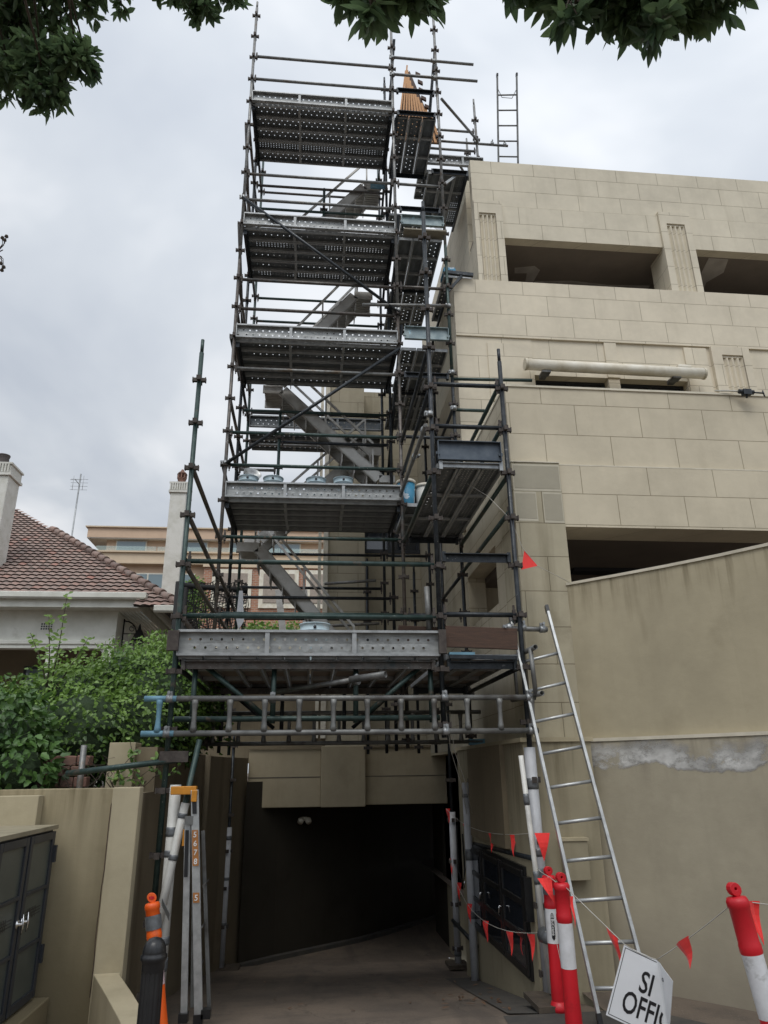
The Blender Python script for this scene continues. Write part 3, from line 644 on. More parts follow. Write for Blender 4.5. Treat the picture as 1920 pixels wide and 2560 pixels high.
# raise warm red toward upper-left like the photographed roof is done by per-tile colour
rf = mb.build('roof', M['tile'], hs); setcol(rf, tints)
mb = MB(); tints = []
for i in range(20):     # hip capping
    q1, q2 = i*1.25, (i+1)*1.25
    a = Vector((HX-run*q1*.97, HY+run*q1, HZ+rise*q1)); b2 = Vector((HX-run*q2*.97, HY+run*q2, HZ+rise*q2))
    nf = len(mb.f); mb.tube([a+Vector((0, 0, .07)), b2+Vector((0, 0, .045))], [.085, .072], 8); tints += [rnd.uniform(.1, .6)]*(len(mb.f)-nf)
hp = mb.build('hip_capping', M['tile'], rf); setcol(hp, tints)
def gutter(p0, p1, out):
    mb = MB(); out = Vector(out); p0, p1 = Vector(p0), Vector(p1)
    pr = [(0, .09), (.0, .0), (.03, -.03), (.09, -.03), (.12, 0), (.125, .09), (.11, .10), (.105, .08)]
    n = len(pr); vs = [p+out*a+Vector((0, 0, b)) for p in (p0, p1) for a, b in pr]
    mb.add(vs, [(i, i+1, n+i+1, n+i) for i in range(n-1)]); return mb
for p0, p1, o in (((RX0, YE+.02, ZE-.09), (XE+.13, YE+.02, ZE-.09), (0, -1, 0)), ((XE, YE-.10, ZE-.09), (XE, RY1, ZE-.09), (1, 0, 0))):
    gutter(p0, p1, o).build('gutter', M['whitepaint'], hs)
gutter(Vector((-2.95, HY+.02, HZ-.09)), Vector((HX+.1, HY+.02, HZ-.09)), (0, -1, 0)).build('gutter', M['whitepaint'], hs)
mb = MB()
mb.box(RX0, XE-.02, YE+.03, YE+.06, ZE-.26, ZE-.02); mb.box(XE-.06, XE-.02, YE+.061, RY1, ZE-.26, ZE-.02)
mb.build('fascia', M['whitepaint'], hs)
mb = MB(); mb.box(RX0, XE-.021, YE+.061, YE+.45, ZE-.25, ZE-.23)
for i in range(7): mb.box(XE-.60+.075*i, XE-.545+.075*i, YE+.46, RY1, ZE-.25, ZE-.235)
mb.build('soffit', M['whitepaint'], hs)
mb = MB(); mb.box(RX0, -3.80, YE+.451, YE+.65, ZE-.83, ZE-.02); mb.box(-4.0, -3.80, YE+.651, RY1, 1.5, ZE-.26)
mb.build('wall', M['whitepaint'], hs)
mb = MB(); mb.box(RX0, -3.78, YE+.42, YE+.449, ZE-.90, ZE-.83); mb.box(RX0, -3.80, YE+.45, YE+.66, ZE-.98, ZE-.84); mb.build('verandah_beam', M['whitepaint'], hs, .01)
for x in (-4.0, -5.05, -6.6): MB().box(x, x+.18, YE+.46, YE+.64, 1.5, ZE-.981).build('verandah_post', M['whitepaint'], hs, .01)
for x, s_ in ((-4.0, -1), (-4.87, 1), (-5.05, -1), (-6.42, 1)):
    arc = [(x, YE+.5, ZE-.982)]+[(x+s_*.16*(1-math.cos(t)), YE+.5, ZE-1.14+.16*math.sin(t)) for t in [j*math.pi/12 for j in range(7)]]
    MB().extr(arc, (0, .1, 0)).build('verandah_bracket', M['whitepaint'], hs)
mb = MB(); mb.box(RX0, -4.01, 16.2, 16.35, 1.5, ZE-.3); mb.build('inner_wall', M['drive_wall'], hs)
for x in (-5.2, -6.1):
    f = MB(); f.box(x, x+.62, 16.12, 16.199, 3.0, 3.95); wo = f.build('window', M['charcoal'], hs); MB().box(x+.06, x+.56, 16.11, 16.119, 3.06, 3.89).build('pane', M['glassblue'], wo)
mb = MB(); mb.box(-5.24, -4.98, YE+.44, YE+.449, 4.38, 4.55); vent = mb.build('air_vent', M['whitepaint'], hs)
mb = MB()
for i in range(5):
    for j in range(3): mb.box(-5.215+.045*i, -5.185+.045*i, YE+.436, YE+.4395, 4.40+.047*j, 4.432+.047*j)
mb.build('vent_hole', M['ink'], vent)
def chimney(x0, x1, y0, y1, z0, z1, potr, poth, potm, label, pot2=False):
    c = thing('chimney', label, 'chimney', ((x0+x1)/2, (y0+y1)/2, z0))
    mb = MB(); mb.box(x0, x1, y0, y1, z0, z1-.30); mb.build('stack', M['roughcast'], c, .02)
    mb = MB(); mb.box(x0-.04, x1+.04, y0-.04, y1+.04, z1-.30, z1-.24); mb.box(x0-.01, x1+.01, y0-.01, y1+.01, z1-.24, z1-.04); 
    x = x0-.02
    while x < x1: mb.box(x, x+.035, y0-.045, y1+.045, z1-.235, z1-.045); x += .06
    mb.box(x0-.04, x1+.04, y0-.04, y1+.04, z1-.04, z1); mb.build('cap', M['roughcast'], c)
    cx, cy = (x0+x1)/2, (y0+y1)/2
    pr = [(potr*1.15, 0), (potr*1.1, poth*.1), (potr*.85, poth*.78), (potr*.95, poth*.82), (potr*.95, poth*.92), (potr*1.02, poth*.94), (potr*1.0, poth), (potr*.7, poth), (potr*.7, poth*.5)]
    mb = MB(); mb.lathe(pr, (cx, cy, z1), 18)
    if pot2:
        for k in range(8):
            t = k*math.pi/4; mb.box(cx+potr*.9*math.cos(t)-.02, cx+potr*.9*math.cos(t)+.02, cy+potr*.9*math.sin(t)-.02, cy+potr*.9*math.sin(t)+.02, z1+poth, z1+poth+.12)
        mb.lathe([(0, .14+poth), (potr*1.15, .12+poth), (potr*.9, .17+poth), (.05, .22+poth), (.03, .27+poth), (0, .28+poth)], (cx, cy, z1), 16)
    mb.build('chimney_pot', potm, c)
chimney(-7.25, -6.62, 15.0, 15.6, 5.6, 8.20, .13, .30, M['darkpot'], 'white roughcast chimney with dark grey pot at the left edge')
chimney(-3.82, -3.40, 18.1, 18.7, 1.5, 9.10, .12, .22, M['terracotta'], 'tall white roughcast chimney with terracotta cowl pot beside the scaffold', True)
an = thing('tv_antenna', 'thin television antenna mast rising behind the tiled roof', 'antenna', (-6.8, 20, 5))
MB().tube([(-6.85, 20, 4.6), (-6.83, 20, 10.05)], .022, 6).build('mast', M['galv'], an)
mb = MB()
for z in (9.55, 9.66, 9.77, 9.88): mb.tube([(-7.08, 20, z), (-6.60, 20, z)], .005, 5)
mb.tube([(-6.98, 19.9, 9.5), (-6.98, 19.9, 9.95)], .006, 5); mb.tube([(-6.70, 19.9, 9.5), (-6.70, 19.9, 9.95)], .006, 5); mb.tube([(-6.84, 20, 9.72), (-6.84, 19.6, 9.72)], .01, 5); mb.tube([(-7.0, 19.7, 9.74), (-6.68, 19.7, 9.74)], .006, 5)
mb.build('elements', M['galv'], an)
# wrought iron lantern
ln = thing('wall_lantern', 'black wrought iron bracket lantern on the white side wall of the house', 'lantern', (-3.7, 15, 4.4))
mb = MB(); q = (-3.78, 15.0)
arc = [(-3.78+.28*math.sin(t)*.9, 14.8, 4.42+.26*math.cos(t)) for t in [math.pi*j/10 for j in range(11)]]
mb.tube(arc, .014, 6); mb.tube([(-3.79, 14.8, 4.72), (-3.79, 14.8, 4.12)], .016, 6); mb.tube([(-3.78, 14.8, 4.42), (-3.5, 14.8, 4.42)], .01, 6)
mb.tube([(-3.62+.07*math.cos(t)*(1-t/14), 14.8, 4.52+.07*math.sin(t)*(1-t/14)) for t in [j*.7 for j in range(13)]], .009, 5)
mb.build('bracket', M['iron'], ln)
mb = MB(); mb.lathe([(0, .34), (.02, .30), (.03, .24), (.15, 0), (.16, -.02), (0, -.02)], (-3.46, 14.75, 4.28), 6, smooth=False); mb.build('hood', M['iron'], ln)
mb = MB(); mb.lathe([(.11, 0), (.07, -.22), (.0, -.24)], (-3.46, 14.75, 4.255), 6, smooth=False); mb.build('glass_case', M['glass'], ln)

# ================================================================ FAR APARTMENT BUILDING
ab = thing('peach_apartment_building', 'distant peach and cream apartment building with glass balconies behind the house', 'building', (-5, 36, 0))
mb = MB(); mb.box(-10.75, 8, 33.5, 44, 12.41, 12.90); mb.build('roof_fascia', M['peach'], ab)
mb = MB(); mb.box(-10.85, 8, 33.4, 44.1, 12.90, 12.96); mb.build('roof_edge', M['peachlt'], ab)
mb = MB(); mb.box(-10.74, 8, 33.52, 44, 12.37, 12.409); mb.build('soffit', M['sofwhite'], ab)
mb = MB(); mb.box(-9.9, 8, 33.85, 44, 6, 12.369); mb.build('wall', M['peach'], ab)
mb = MB(); mb.box(-10.4, 8, 33.55, 44, 11.22, 11.68); mb.build('balcony_band', M['peachlt'], ab)
mb = MB(); mb.box(-10.48, 8, 33.45, 44, 11.681, 11.76); mb.box(-10.45, 8, 33.5, 44, 11.14, 11.219); mb.build('string_course', M['peachlt'], ab)
for x0, x1 in ((-9.45, -8.0), (-7.05, -5.1), (-4.1, -2.9), (-2.2, -.6)):
    f = MB(); f.box(x0, x1, 33.77, 33.849, 11.6, 12.35); wo = f.build('window', M['cream'], ab)
    MB().box(x0+.06, x1-.06, 33.75, 33.769, 11.62, 12.30).build('pane', M['glassblue'], wo)
for x0, x1 in ((-10.3, -7.5), (-7.45, -4.6), (-4.55, -1.6), (-1.55, 1.5)):
    MB().box(x0, x1, 33.60, 33.61, 11.761, 12.02).build('glass_balustrade', M['clear'], ab)
f = MB(); f.box(-8.9, -5.6, 33.76, 33.849, 8.4, 10.75); wo = f.build('window', M['cream'], ab)
for k in range(3): MB().box(-8.84+1.08*k, -7.84+1.08*k, 33.73, 33.759, 8.5, 10.68).build('pane', M['glassblue'], wo)
mb = MB(); mb.box(-8.9, -5.6, 33.5, 33.52, 8.9, 9.6); mb.build('glass_balustrade', M['clear'], ab)
bb = thing('brick_townhouse', 'distant red brick building with beige blinds in cream window frames', 'building', (-2, 33, 0))
mb = MB(); mb.box(-5.1, 1.6, 33.15, 33.5, 4, 10.9); mb.build('wall', M['brick'], bb)
mb = MB(); mb.box(-5.15, 1.7, 33.05, 33.54, 10.901, 11.1); mb.build('cornice', M['peachlt'], bb)
for x in (-4.7, -2.5, -.3):
    f = MB(); f.box(x, x+1.85, 33.06, 33.149, 8.95, 10.8); wo = f.build('window', M['cream'], bb)
    MB().box(x+.2, x+1.65, 33.03, 33.059, 9.2, 10.6).build('blind', M['blind'], wo)
def planter(): 
    return thing('planter_wall', 'distant low stone planter wall with green plants below the brick building', 'planter', (-2, 30, 4))
pl = planter(); MB().box(-4.6, 1.4, 30.0, 30.4, 5.0, 7.4).build('stone_wall', M['cap'], pl)

# ================================================================ FOLIAGE
def leaf_geo(mb, tints, p, d, nrm, ln, wd, tint, lobes=False):
    """folded pointed leaf starting at p growing along d"""
    d = d.normalized(); s = d.cross(nrm)
    if s.length < 1e-3: s = d.cross(Vector((1, 0, .3)))
    s.normalize(); n = s.cross(d)
    if lobes:
        prof = [(.0, .18), (.25, .62), (.45, .40), (.62, .46), (1.0, 0)]
    else: prof = [(.0, .06), (.3, .42), (.6, .46), (.85, .22), (1.0, 0)]
    mid = [p+d*ln*t - n*ln*.10*t*t for t, _ in prof]
    le = [m+s*wd*q+n*wd*.18*q for m, (_, q) in zip(mid, prof)]; ri = [m-s*wd*q+n*wd*.18*q for m, (_, q) in zip(mid, prof)]
    k = len(prof); fs = []
    for i in range(k-1):
        fs += [(i, i+1, k+i+1, k+i), (i+1, i, 2*k+i, 2*k+i+1)]
    mb.add(mid+le+ri, fs); tints += [tint]*len(fs)
def rvec(r):
    while True:
        v = Vector((r.uniform(-1, 1), r.uniform(-1, 1), r.uniform(-1, 1)))
        if .01 < v.length < 1: return v.normalized()
def limb(mb, a, b, r0, r1, rg, wob=.12, n=6):
    a, b = Vector(a), Vector(b); pts = []
    for i in range(n+1):
        t = i/n; q = a.lerp(b, t)
        if 0 < i < n: q = q + rvec(rg)*wob*(b-a).length*.25
        pts.append(q)
    mb.tube(pts, [r0+(r1-r0)*i/n for i in range(n+1)], 7); return pts
def tree(name, label, trunk_base, fork, blobs, leaf_len, seed, group=None):
    rg = random.Random(seed); t = thing(name, label, 'tree', trunk_base)
    tb = MB(); limb(tb, trunk_base, fork, .19, .12, rg, .1, 7); tk = tb.build('trunk', M['wood'], t)
    br = MB(); cr = MB(); tints = []
    for (c, rad, ntw, dens) in blobs:
        c = Vector(c); over = Vector((c.x*.9+fork[0]*.1, c.y*.55+fork[1]*.45, max(c.z, fork[2])+.95+rad))
        limb(br, fork, over, .045, .022, rg, .08, 6); limb(br, over, c+Vector((0, -rad*.2, rad*.4)), .020, .005, rg, .08, 5)
        for _ in range(int(ntw*(.68 if leaf_len < .09 else .85))):
            v = rvec(rg)*rad*(rg.random()**.45); v.z *= .75
            tip = c+v; st = c+v*.25+Vector((0, 0, .08))
            if rg.random() < .7: br.tube([st, st.lerp(tip, .5)+rvec(rg)*.03, tip], [.005, .004, .0025], 4, False)
            dv = (v.normalized()*.6+Vector((0, 0, -.55))+rvec(rg)*.4).normalized()
            base = tip
            tn = min(1, max(0, rg.gauss(.4, .25)))
            for j in range(rg.randint(5, 8)):
                side = (rvec(rg)-dv*.2); d = (dv*.75+side*.75).normalized()
                leaf_geo(cr, tints, base-dv*.012*j, d, Vector((0, 0, 1))+rvec(rg)*.5, leaf_len*rg.uniform(.55, 1.2), leaf_len*rg.uniform(.28, .44), min(1, max(0, tn+rg.uniform(-.2, .2))))
    br.build('branch', M['wood'], t); co = cr.build('crown', M['leafdark'], t); setcol(co, tints)
tree('street_tree', 'overhanging dark-leaved tree whose foliage fills the top left corner', (-3.4, -1.2, 0), (-2.6, -.4, 3.4), [
    ((-1.90, 3.21, 6.08), 0.29, 190, 1), ((-1.60, 3.14, 6.20), 0.27, 150, 1), ((-1.33, 3.07, 6.31), 0.24, 70, 1), ((-1.86, 3.26, 5.66), 0.19, 90, 1), ((-1.66, 3.23, 5.67), 0.21, 120, 1), ((-1.42, 3.12, 5.61), 0.13, 75, 1), ((-1.59, 3.20, 5.45), 0.13, 75, 1), ((-1.87, 3.36, 5.98), 0.20, 60, 1), ((-1.39, 3.09, 5.70), 0.07, 12, 1),
    ((-0.78, 3.03, 6.27), 0.22, 130, 1), ((-0.74, 3.01, 6.01), 0.11, 40, 1), ((-0.93, 3.06, 6.23), 0.14, 40, 1), ((-0.57, 2.95, 6.13), 0.14, 40, 1), ((-2.29, 3.28, 6.01), 0.36, 120, 1), ((-2.32, 3.25, 6.70), 0.38, 120, 1), ((-1.85, 3.25, 7.15), 0.49, 150, 1), ((-1.15, 3.16, 7.19), 0.46, 120, 1), ((-2.36, 3.44, 5.59), 0.17, 60, 1)], .082, 11)
tree('street_tree', 'overhanging broad-leaved tree whose foliage hangs along the top right edge', (3.6, -1.6, 0), (2.4, -.6, 3.3), [
    ((0.24, 1.98, 4.74), 0.14, 50, 1), ((0.11, 1.99, 4.76), 0.10, 26, 1), ((0.37, 1.97, 4.75), 0.11, 30, 1), ((0.18, 1.95, 4.55), 0.05, 8, 1), ((0.97, 1.98, 4.84), 0.12, 34, 1), ((1.11, 1.91, 4.70), 0.14, 52, 1), ((1.29, 1.89, 4.68), 0.14, 60, 1), ((1.48, 1.87, 4.69), 0.14, 55, 1), ((1.63, 1.85, 4.71), 0.11, 36, 1), ((1.31, 1.86, 4.49), 0.07, 10, 1), ((0.98, 1.87, 4.55), 0.07, 9, 1),
    ((0.79, 1.97, 4.91), 0.12, 24, 1), ((1.34, 1.98, 5.31), 0.35, 110, 1), ((1.96, 1.92, 5.30), 0.25, 80, 1), ((0.59, 2.10, 5.49), 0.28, 80, 1), ((1.08, 2.06, 5.75), 0.33, 80, 1)], .105, 12)
# small twig coming in from the left
tw = MB(); tnt = []; rg = random.Random(5)
tp_ = [Vector((-2.043, 3.657, 4.623)), Vector((-1.885, 3.589, 4.618)), Vector((-1.820, 3.535, 4.603))]
tw.tube(tp_, [.006, .004, .003], 5)
for q in (Vector((-1.801, 3.507, 4.673)), Vector((-1.811, 3.515, 4.653)), Vector((-1.824, 3.512, 4.665)), Vector((-1.813, 3.569, 4.507)), Vector((-1.823, 3.576, 4.490)), Vector((-1.829, 3.563, 4.527))):
    tw.tube([tp_[1], tp_[2].lerp(q, .5), q], [.003, .002, .002], 4); tw.lathe([(0, -.01), (.012, 0), (.008, .012), (0, .016)], q, 6)
tag(tw.build('bare_twig', M['wood']), 'bare budded twig poking in at the left edge of the sky', 'twig')

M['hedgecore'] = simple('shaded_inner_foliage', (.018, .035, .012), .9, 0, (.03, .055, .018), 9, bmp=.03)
def hedge(name, label, cat, blobs, n, ln, mat, seed, lobes=True, coreshrink=.80, parts='foliage'):
    rg = random.Random(seed); h = thing(name, label, cat, (blobs[0][0], blobs[0][1], 1.5))
    mb = MB(); tints = []; core = MB(); vol = sum(b[3]*b[4]*b[5] for b in blobs)
    for bx, by, bz, rx, ry, rz in [b[:3]+b[3:6] for b in blobs]:
        m = int(n*rx*ry*rz/vol)
        for _ in range(m):
            v = rvec(rg); k = 1+.20*noise.noise(Vector((bx+v.x*2.2, by+v.y*2.2, v.z*2.2)))
            k *= rg.uniform(.78, 1.08)+(rg.random() < .08)*.12
            p = Vector((bx+v.x*rx*k, by+v.y*ry*k, bz+v.z*rz*k))
            if p.z < 1.5 and rg.random() < .9: continue
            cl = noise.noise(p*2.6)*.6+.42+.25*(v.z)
            d = (Vector((v.x, v.y, v.z*.4-.5))+rvec(rg)*.7).normalized()
            leaf_geo(mb, tints, p, d, v+rvec(rg)*.6, ln*rg.uniform(.6, 1.2), ln*rg.uniform(.5, .62) if lobes else ln*.35, min(1, max(0, cl+rg.uniform(-.25, .25))), lobes)
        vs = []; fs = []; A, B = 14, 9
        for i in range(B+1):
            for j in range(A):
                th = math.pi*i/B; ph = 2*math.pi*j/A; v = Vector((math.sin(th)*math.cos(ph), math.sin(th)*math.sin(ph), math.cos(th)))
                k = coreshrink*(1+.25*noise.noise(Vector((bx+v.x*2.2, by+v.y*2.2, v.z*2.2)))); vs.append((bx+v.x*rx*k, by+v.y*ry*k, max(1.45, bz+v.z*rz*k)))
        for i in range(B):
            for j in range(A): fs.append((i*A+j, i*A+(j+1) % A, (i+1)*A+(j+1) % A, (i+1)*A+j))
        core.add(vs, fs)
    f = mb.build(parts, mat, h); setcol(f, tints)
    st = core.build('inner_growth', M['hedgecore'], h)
    return h
hedge('creeper_hedge', 'thick green creeper hedge growing over the wall in front of the white house', 'hedge', [
    (-1.90, 9.0, 2.56, .85, .9, .74), (-2.6, 8.6, 2.30, .80, .8, .66), (-3.4, 8.4, 2.15, .8, .8, .56), (-1.68, 8.4, 2.38, .50, .6, .70), (-2.3, 7.8, 2.10, .65, .5, .52), (-4.2, 8.5, 2.1, .9, .8, .62), (-2.9, 7.9, 1.95, .7, .5, .5), (-1.75, 7.9, 2.15, .42, .35, .50)], 34000, .055, M['leafcreep'], 21)
hedge('ivy_clump', 'large-leaved ivy clump spilling over the garden wall at the left edge', 'ivy', [
    (-2.75, 7.0, 2.0, .42, .35, .50), (-2.50, 6.75, 1.78, .34, .25, .30), (-2.95, 6.8, 1.75, .45, .3, .42)], 2600, .085, M['leafivy'], 22, True, .6)
# tangle of bare stems
rg = random.Random(31); mb = MB()
for _ in range(60):
    x = rg.uniform(-2.9, -1.6); y = rg.uniform(6.75, 7.25); p = Vector((x, y, 1.5)); pts_ = [p]
    for k in range(5): p = p+Vector((rg.uniform(-.13, .13), rg.uniform(-.08, .08), rg.uniform(.0, .13))); pts_.append(p)
    mb.tube(pts_, [.007, .006, .005, .004, .003, .002], 4, False)
tag(mb.build('stem_tangle', M['wood']), 'tangle of bare brown stems under the creeper behind the garden wall', 'stems')
# little vine in front of the pier
vn = thing('creeping_vine', 'small lime vine trailing over the pier between hedge and scaffold', 'vine', (-1.6, 6.9, 1.7))
mb = MB(); lf_ = MB(); tnt = []; rg = random.Random(33)
for s in range(7):
    p = Vector((-1.75+.1*s*rg.uniform(.4, 1), 6.9, 1.72)); pts_ = [p]
    for k in range(6):
        p = p+Vector((rg.uniform(-.06, .08), rg.uniform(-.03, .01), rg.uniform(-.05, .09))); pts_.append(p)
        for q in range(2): leaf_geo(lf_, tnt, p, rvec(rg)+Vector((0, -.4, .1)), Vector((0, -.6, .6)), .05, .028, rg.random(), True)
    mb.tube(pts_, .003, 4, False)
mb.build('stem', M['wood'], vn); o = lf_.build('leaf_cluster', M['leafcreep'], vn); setcol(o, tnt)
# young light green shoot in front of the verandah
sh = thing('young_tree', 'slender lime-green sapling shoot rising above the hedge before the verandah', 'sapling', (-3.0, 8.0, 1.6))
mb = MB(); lf_ = MB(); tnt = []; rg = random.Random(35)
for (ax, az, tx, tz) in ((-2.75, 2.4, -2.66, 3.60), (-2.73, 2.5, -2.98, 3.18), (-2.73, 2.5, -2.38, 3.12), (-2.75, 2.4, -2.82, 3.38)):
    a = Vector((ax, 8.0, az)); b = Vector((tx, 7.9, tz)); mb.tube([a, a.lerp(b, .5)+Vector((.02, 0, .03)), b], [.01, .007, .003], 5)
    for i in range(17):
        t = .25+.75*i/16; p = a.lerp(b, t)+Vector((.02*math.sin(t*3)+rg.uniform(-.03, .03), rg.uniform(-.05, .05), .03*math.sin(t*3)+rg.uniform(-.03, .03)))
        for s in (-1, 1):
            leaf_geo(lf_, tnt, p, Vector((s*rg.uniform(.3, 1), rg.uniform(-.8, .5), rg.uniform(-.5, .7))), Vector((0, -1, .35))+rvec(rg)*.4, .085*(1.15-.5*t), .034, rg.random())
mb.build('stem', M['wood'], sh); o = lf_.build('leaf_cluster', M['leaflime'], sh); setcol(o, tnt)
# far plants behind
for nm, lab, x, y, z, r_, n_ in (('far_shrub', 'dark distant shrub beside the tall chimney', -4.9, 30, 8.4, .8, 900), ('far_shrub', 'distant green plants on the planter wall below the brick building', -1.6, 29.7, 7.35, .8, 500)):
    t = thing(nm, lab, 'shrub', (x, y, z-r_)); mb = MB(); tnt = []; rg = random.Random(int(abs(x)*10))
    for _ in range(n_):
        v = rvec(rg)*r_*rg.random()**.4; v.z *= 1.5 if n_ > 600 else .35; v.x *= .7 if n_ > 600 else 2.4
        leaf_geo(mb, tnt, Vector((x, y, z))+v, rvec(rg), rvec(rg), .16, .09, rg.random())
    mb.tube([(x, y, z-2), (x, y, z)], .04, 5); tnt += [0]*(len(mb.f)-len(tnt))
    o = mb.build('foliage', M['leafcreep'], t); setcol(o, tnt)
#==SCAFFOLD==
# ================================================================ SCAFFOLD
XL, XM, XR = -1.21, 1.21, 1.99
Y0, Y1, Y2, Y3 = 6.6, 9.03, 10.3, 11.6
sc = thing('scaffold', 'tall dark green and galvanised tube scaffold tower with a gantry bridging the driveway', 'scaffold', (0, 8.5, 0))
rs_ = random.Random(9)
MS = [M['green'], M['rust'], M['galv'], M['black'], M['brown'], M['greytube'], M['tape']]
def standard(x, y, z0, z1, mat, zoff, step=.5, r=.0242, spig=True, lean=(0, 0), name='standard'):
    mb = MB(); t0 = Vector((x, y, z0)); t1 = Vector((x+lean[0], y+lean[1], z1))
    mb.tube([t0, t1], r, 12)
    if spig: mb.tube([t1, t1+Vector((0, 0, .16))], .0185, 10)
    mb.cur = 1
    k = math.ceil((z0+.05-zoff)/step)
    while zoff+k*step < z1-.03:
        z = zoff+k*step; c = t0.lerp(t1, (z-z0)/(z1-z0))
        for dx, dy in ((1, 0), (-1, 0), (0, 1), (0, -1)):
            o = Vector((dx, dy, 0)); s_ = Vector((-dy, dx, 0))
            mb.obox(c+o*.043, o*.024, s_*.017, (0, 0, .020)); mb.obox(c+o*.064, o*.005, s_*.022, (0, 0, .025))
        k += 1
    return mb.build(name, [mat, M['rust']], sc)
def ledger(a, b, mat, name='ledger', ends=True, r=.0242):
    a, b = Vector(a), Vector(b); d = (b-a).normalized(); mb = MB()
    aa, bb = (a+d*.035, b-d*.035) if ends else (a, b)
    mb.tube([aa, bb], r, 12)
    if ends:
        mb.cur = 1; s_ = d.cross(Vector((0, 0, 1))).normalized()
        for p, e in ((a, d), (b, -d)):
            q = p+e*.052; mb.obox(q, e*.014, s_*.021, (0, 0, .050)); mb.obox(q+Vector((0, 0, .065)), e*.010, s_*.006, (0, 0, .030)); mb.obox(q-Vector((0, 0, .070)), e*.007, s_*.005, (0, 0, .022))
    return mb.build(name, [mat, M['rust']], sc)
def transom(a, b, mat, name='transom', h=.062, wd=.05):
    a, b = Vector(a), Vector(b); d = (b-a).normalized(); s_ = d.cross(Vector((0, 0, 1))).normalized(); mb = MB()
    mb.obox((a+b)/2-Vector((0, 0, h/2)), d*((b-a).length/2-.03), s_*.004, (0, 0, h/2)); mb.obox((a+b)/2-Vector((0, 0, .004)), d*((b-a).length/2-.05), s_*wd, (0, 0, .004))
    for e in (a+d*.045, b-d*.045): mb.obox(e-Vector((0, 0, .03)), d*.018, s_*.028, (0, 0, .05))
    return mb.build(name, mat, sc)
def clamp(p, ax, mat='galv', name='coupler'):
    p = Vector(p); ax = Vector(ax).normalized(); mb = MB(); mb.tube([p-ax*.028, p+ax*.028], .034, 10)
    s_ = ax.cross(Vector((0, 1, 0)));  s_ = s_.normalized() if s_.length > .1 else Vector((1, 0, 0))
    mb.obox(p+s_*.045, ax*.022, s_*.016, (0, .014, 0)); mb.tube([p+s_*.05-Vector((0, .05, 0)), p+s_*.05+Vector((0, .03, 0))], .007, 6); mb.lathe([(0, 0), (.014, 0), (.014, .014), (0, .014)], p+s_*.05-Vector((0, .055, 0)), 6, (0, 1, 0), False)
    return mb.build(name, M[mat], sc)
G, B_, BR, GT, GV = M['green'], M['black'], M['brown'], M['greytube'], M['galv']
TZ = 4.66; ST = .513
# --- standards
standard(XL, Y0, .0, 5.90, G, 3.10, .495)
standard(XM, Y0, 2.02, 7.95, B_, 3.12, .495)
standard(XR, Y0, .0, 5.95, B_, 3.14, .495)
standard(XL-.0, Y1, 2.0, 9.1, BR, TZ, ST, spig=False); standard(XL, Y1, 9.1, 14.6, GT, TZ+9*ST-9*ST, ST)
standard(XM-.01, Y1, 2.0, 8.3, BR, TZ, ST, spig=False); standard(XM-.01, Y1, 8.3, 14.4, GT, TZ, ST)
standard(XR, Y1, -.47, 7.2, B_, TZ+.04, ST, spig=False); standard(XR, Y1, 7.2, 9.6, G, TZ+.04, ST, spig=False); standard(XR, Y1, 9.6, 14.9, GT, TZ+.04, ST)
standard(XL, Y2, 2.0, 12.95, B_, TZ+.02, ST); standard(XM, Y2, 2.0, 14.6, B_, TZ+.02, ST); standard(XR, Y2+.2, -.65, 7.9, B_, TZ+.03, ST)
standard(XL, Y3, 2.0, 13.7, G, TZ+.06, ST); standard(XM, Y3, 2.0, 13.9, B_, TZ+.06, ST); standard(XR, Y3, 2.0, 9.0, B_, TZ+.05, ST)
standard(XL, 12.3, -.97, 2.2, B_, .1, ST); 
standard(-.57, Y2, 5.25, 7.22, G, TZ+.02, ST, spig=False); standard(.06, Y2, 9.8, 11.83, G, TZ+.02, ST, spig=False)
standard(3.00, Y2, 11.82, 14.2, GT, 12.3, .5); standard(3.02, 11.1, 11.82, 14.05, GT, 12.3, .5)
standard(XM+.55, 11.9, 2.0, 5.0, B_, TZ, ST); standard(.95, 12.0, 2.0, 5.1, B_, TZ, ST)
# --- ledgers of the tower front
for z, m in ((13.41, GT), (12.88, GT), (10.79, GT), (10.27, GT), (8.74, BR), (8.22, BR), (7.20, GT), (6.18, G), (5.69, G), (4.66, G), (3.64, G), (2.98, G)):
    ledger((XL, Y1-.0, z), (XM, Y1, z), m)
for z, m in ((10.79, GT), (8.76, BR), (6.20, B_), (3.64, B_)): ledger((XM, Y1, z), (XR, Y1, z), m)
for z, m in ((11.81, BR), (11.28, G), (9.76, G), (7.71, B_), (7.20, G), (5.20, B_), (4.15, B_), (3.35, B_), (3.0, B_)): ledger((XL, Y2, z), (XM, Y2, z), m)
ledger((-.57, Y2, 6.66), (XM, Y2, 6.66), B_); ledger((XL, Y2, 6.17), (-.57, Y2, 6.17), GT); ledger((XL, Y2, 11.0), (.06, Y2, 11.0), GT)
for z, m in ((12.91, BR), (10.32, G), (9.80, G), (7.85, B_), (7.22, GT), (5.2, B_), (4.62, B_), (4.1, B_), (3.5, B_)): ledger((XL, Y3, z), (XM, Y3, z), m)
for z in (5.2, 4.1): ledger((XM, Y3, z), (XR, Y3, z), B_)
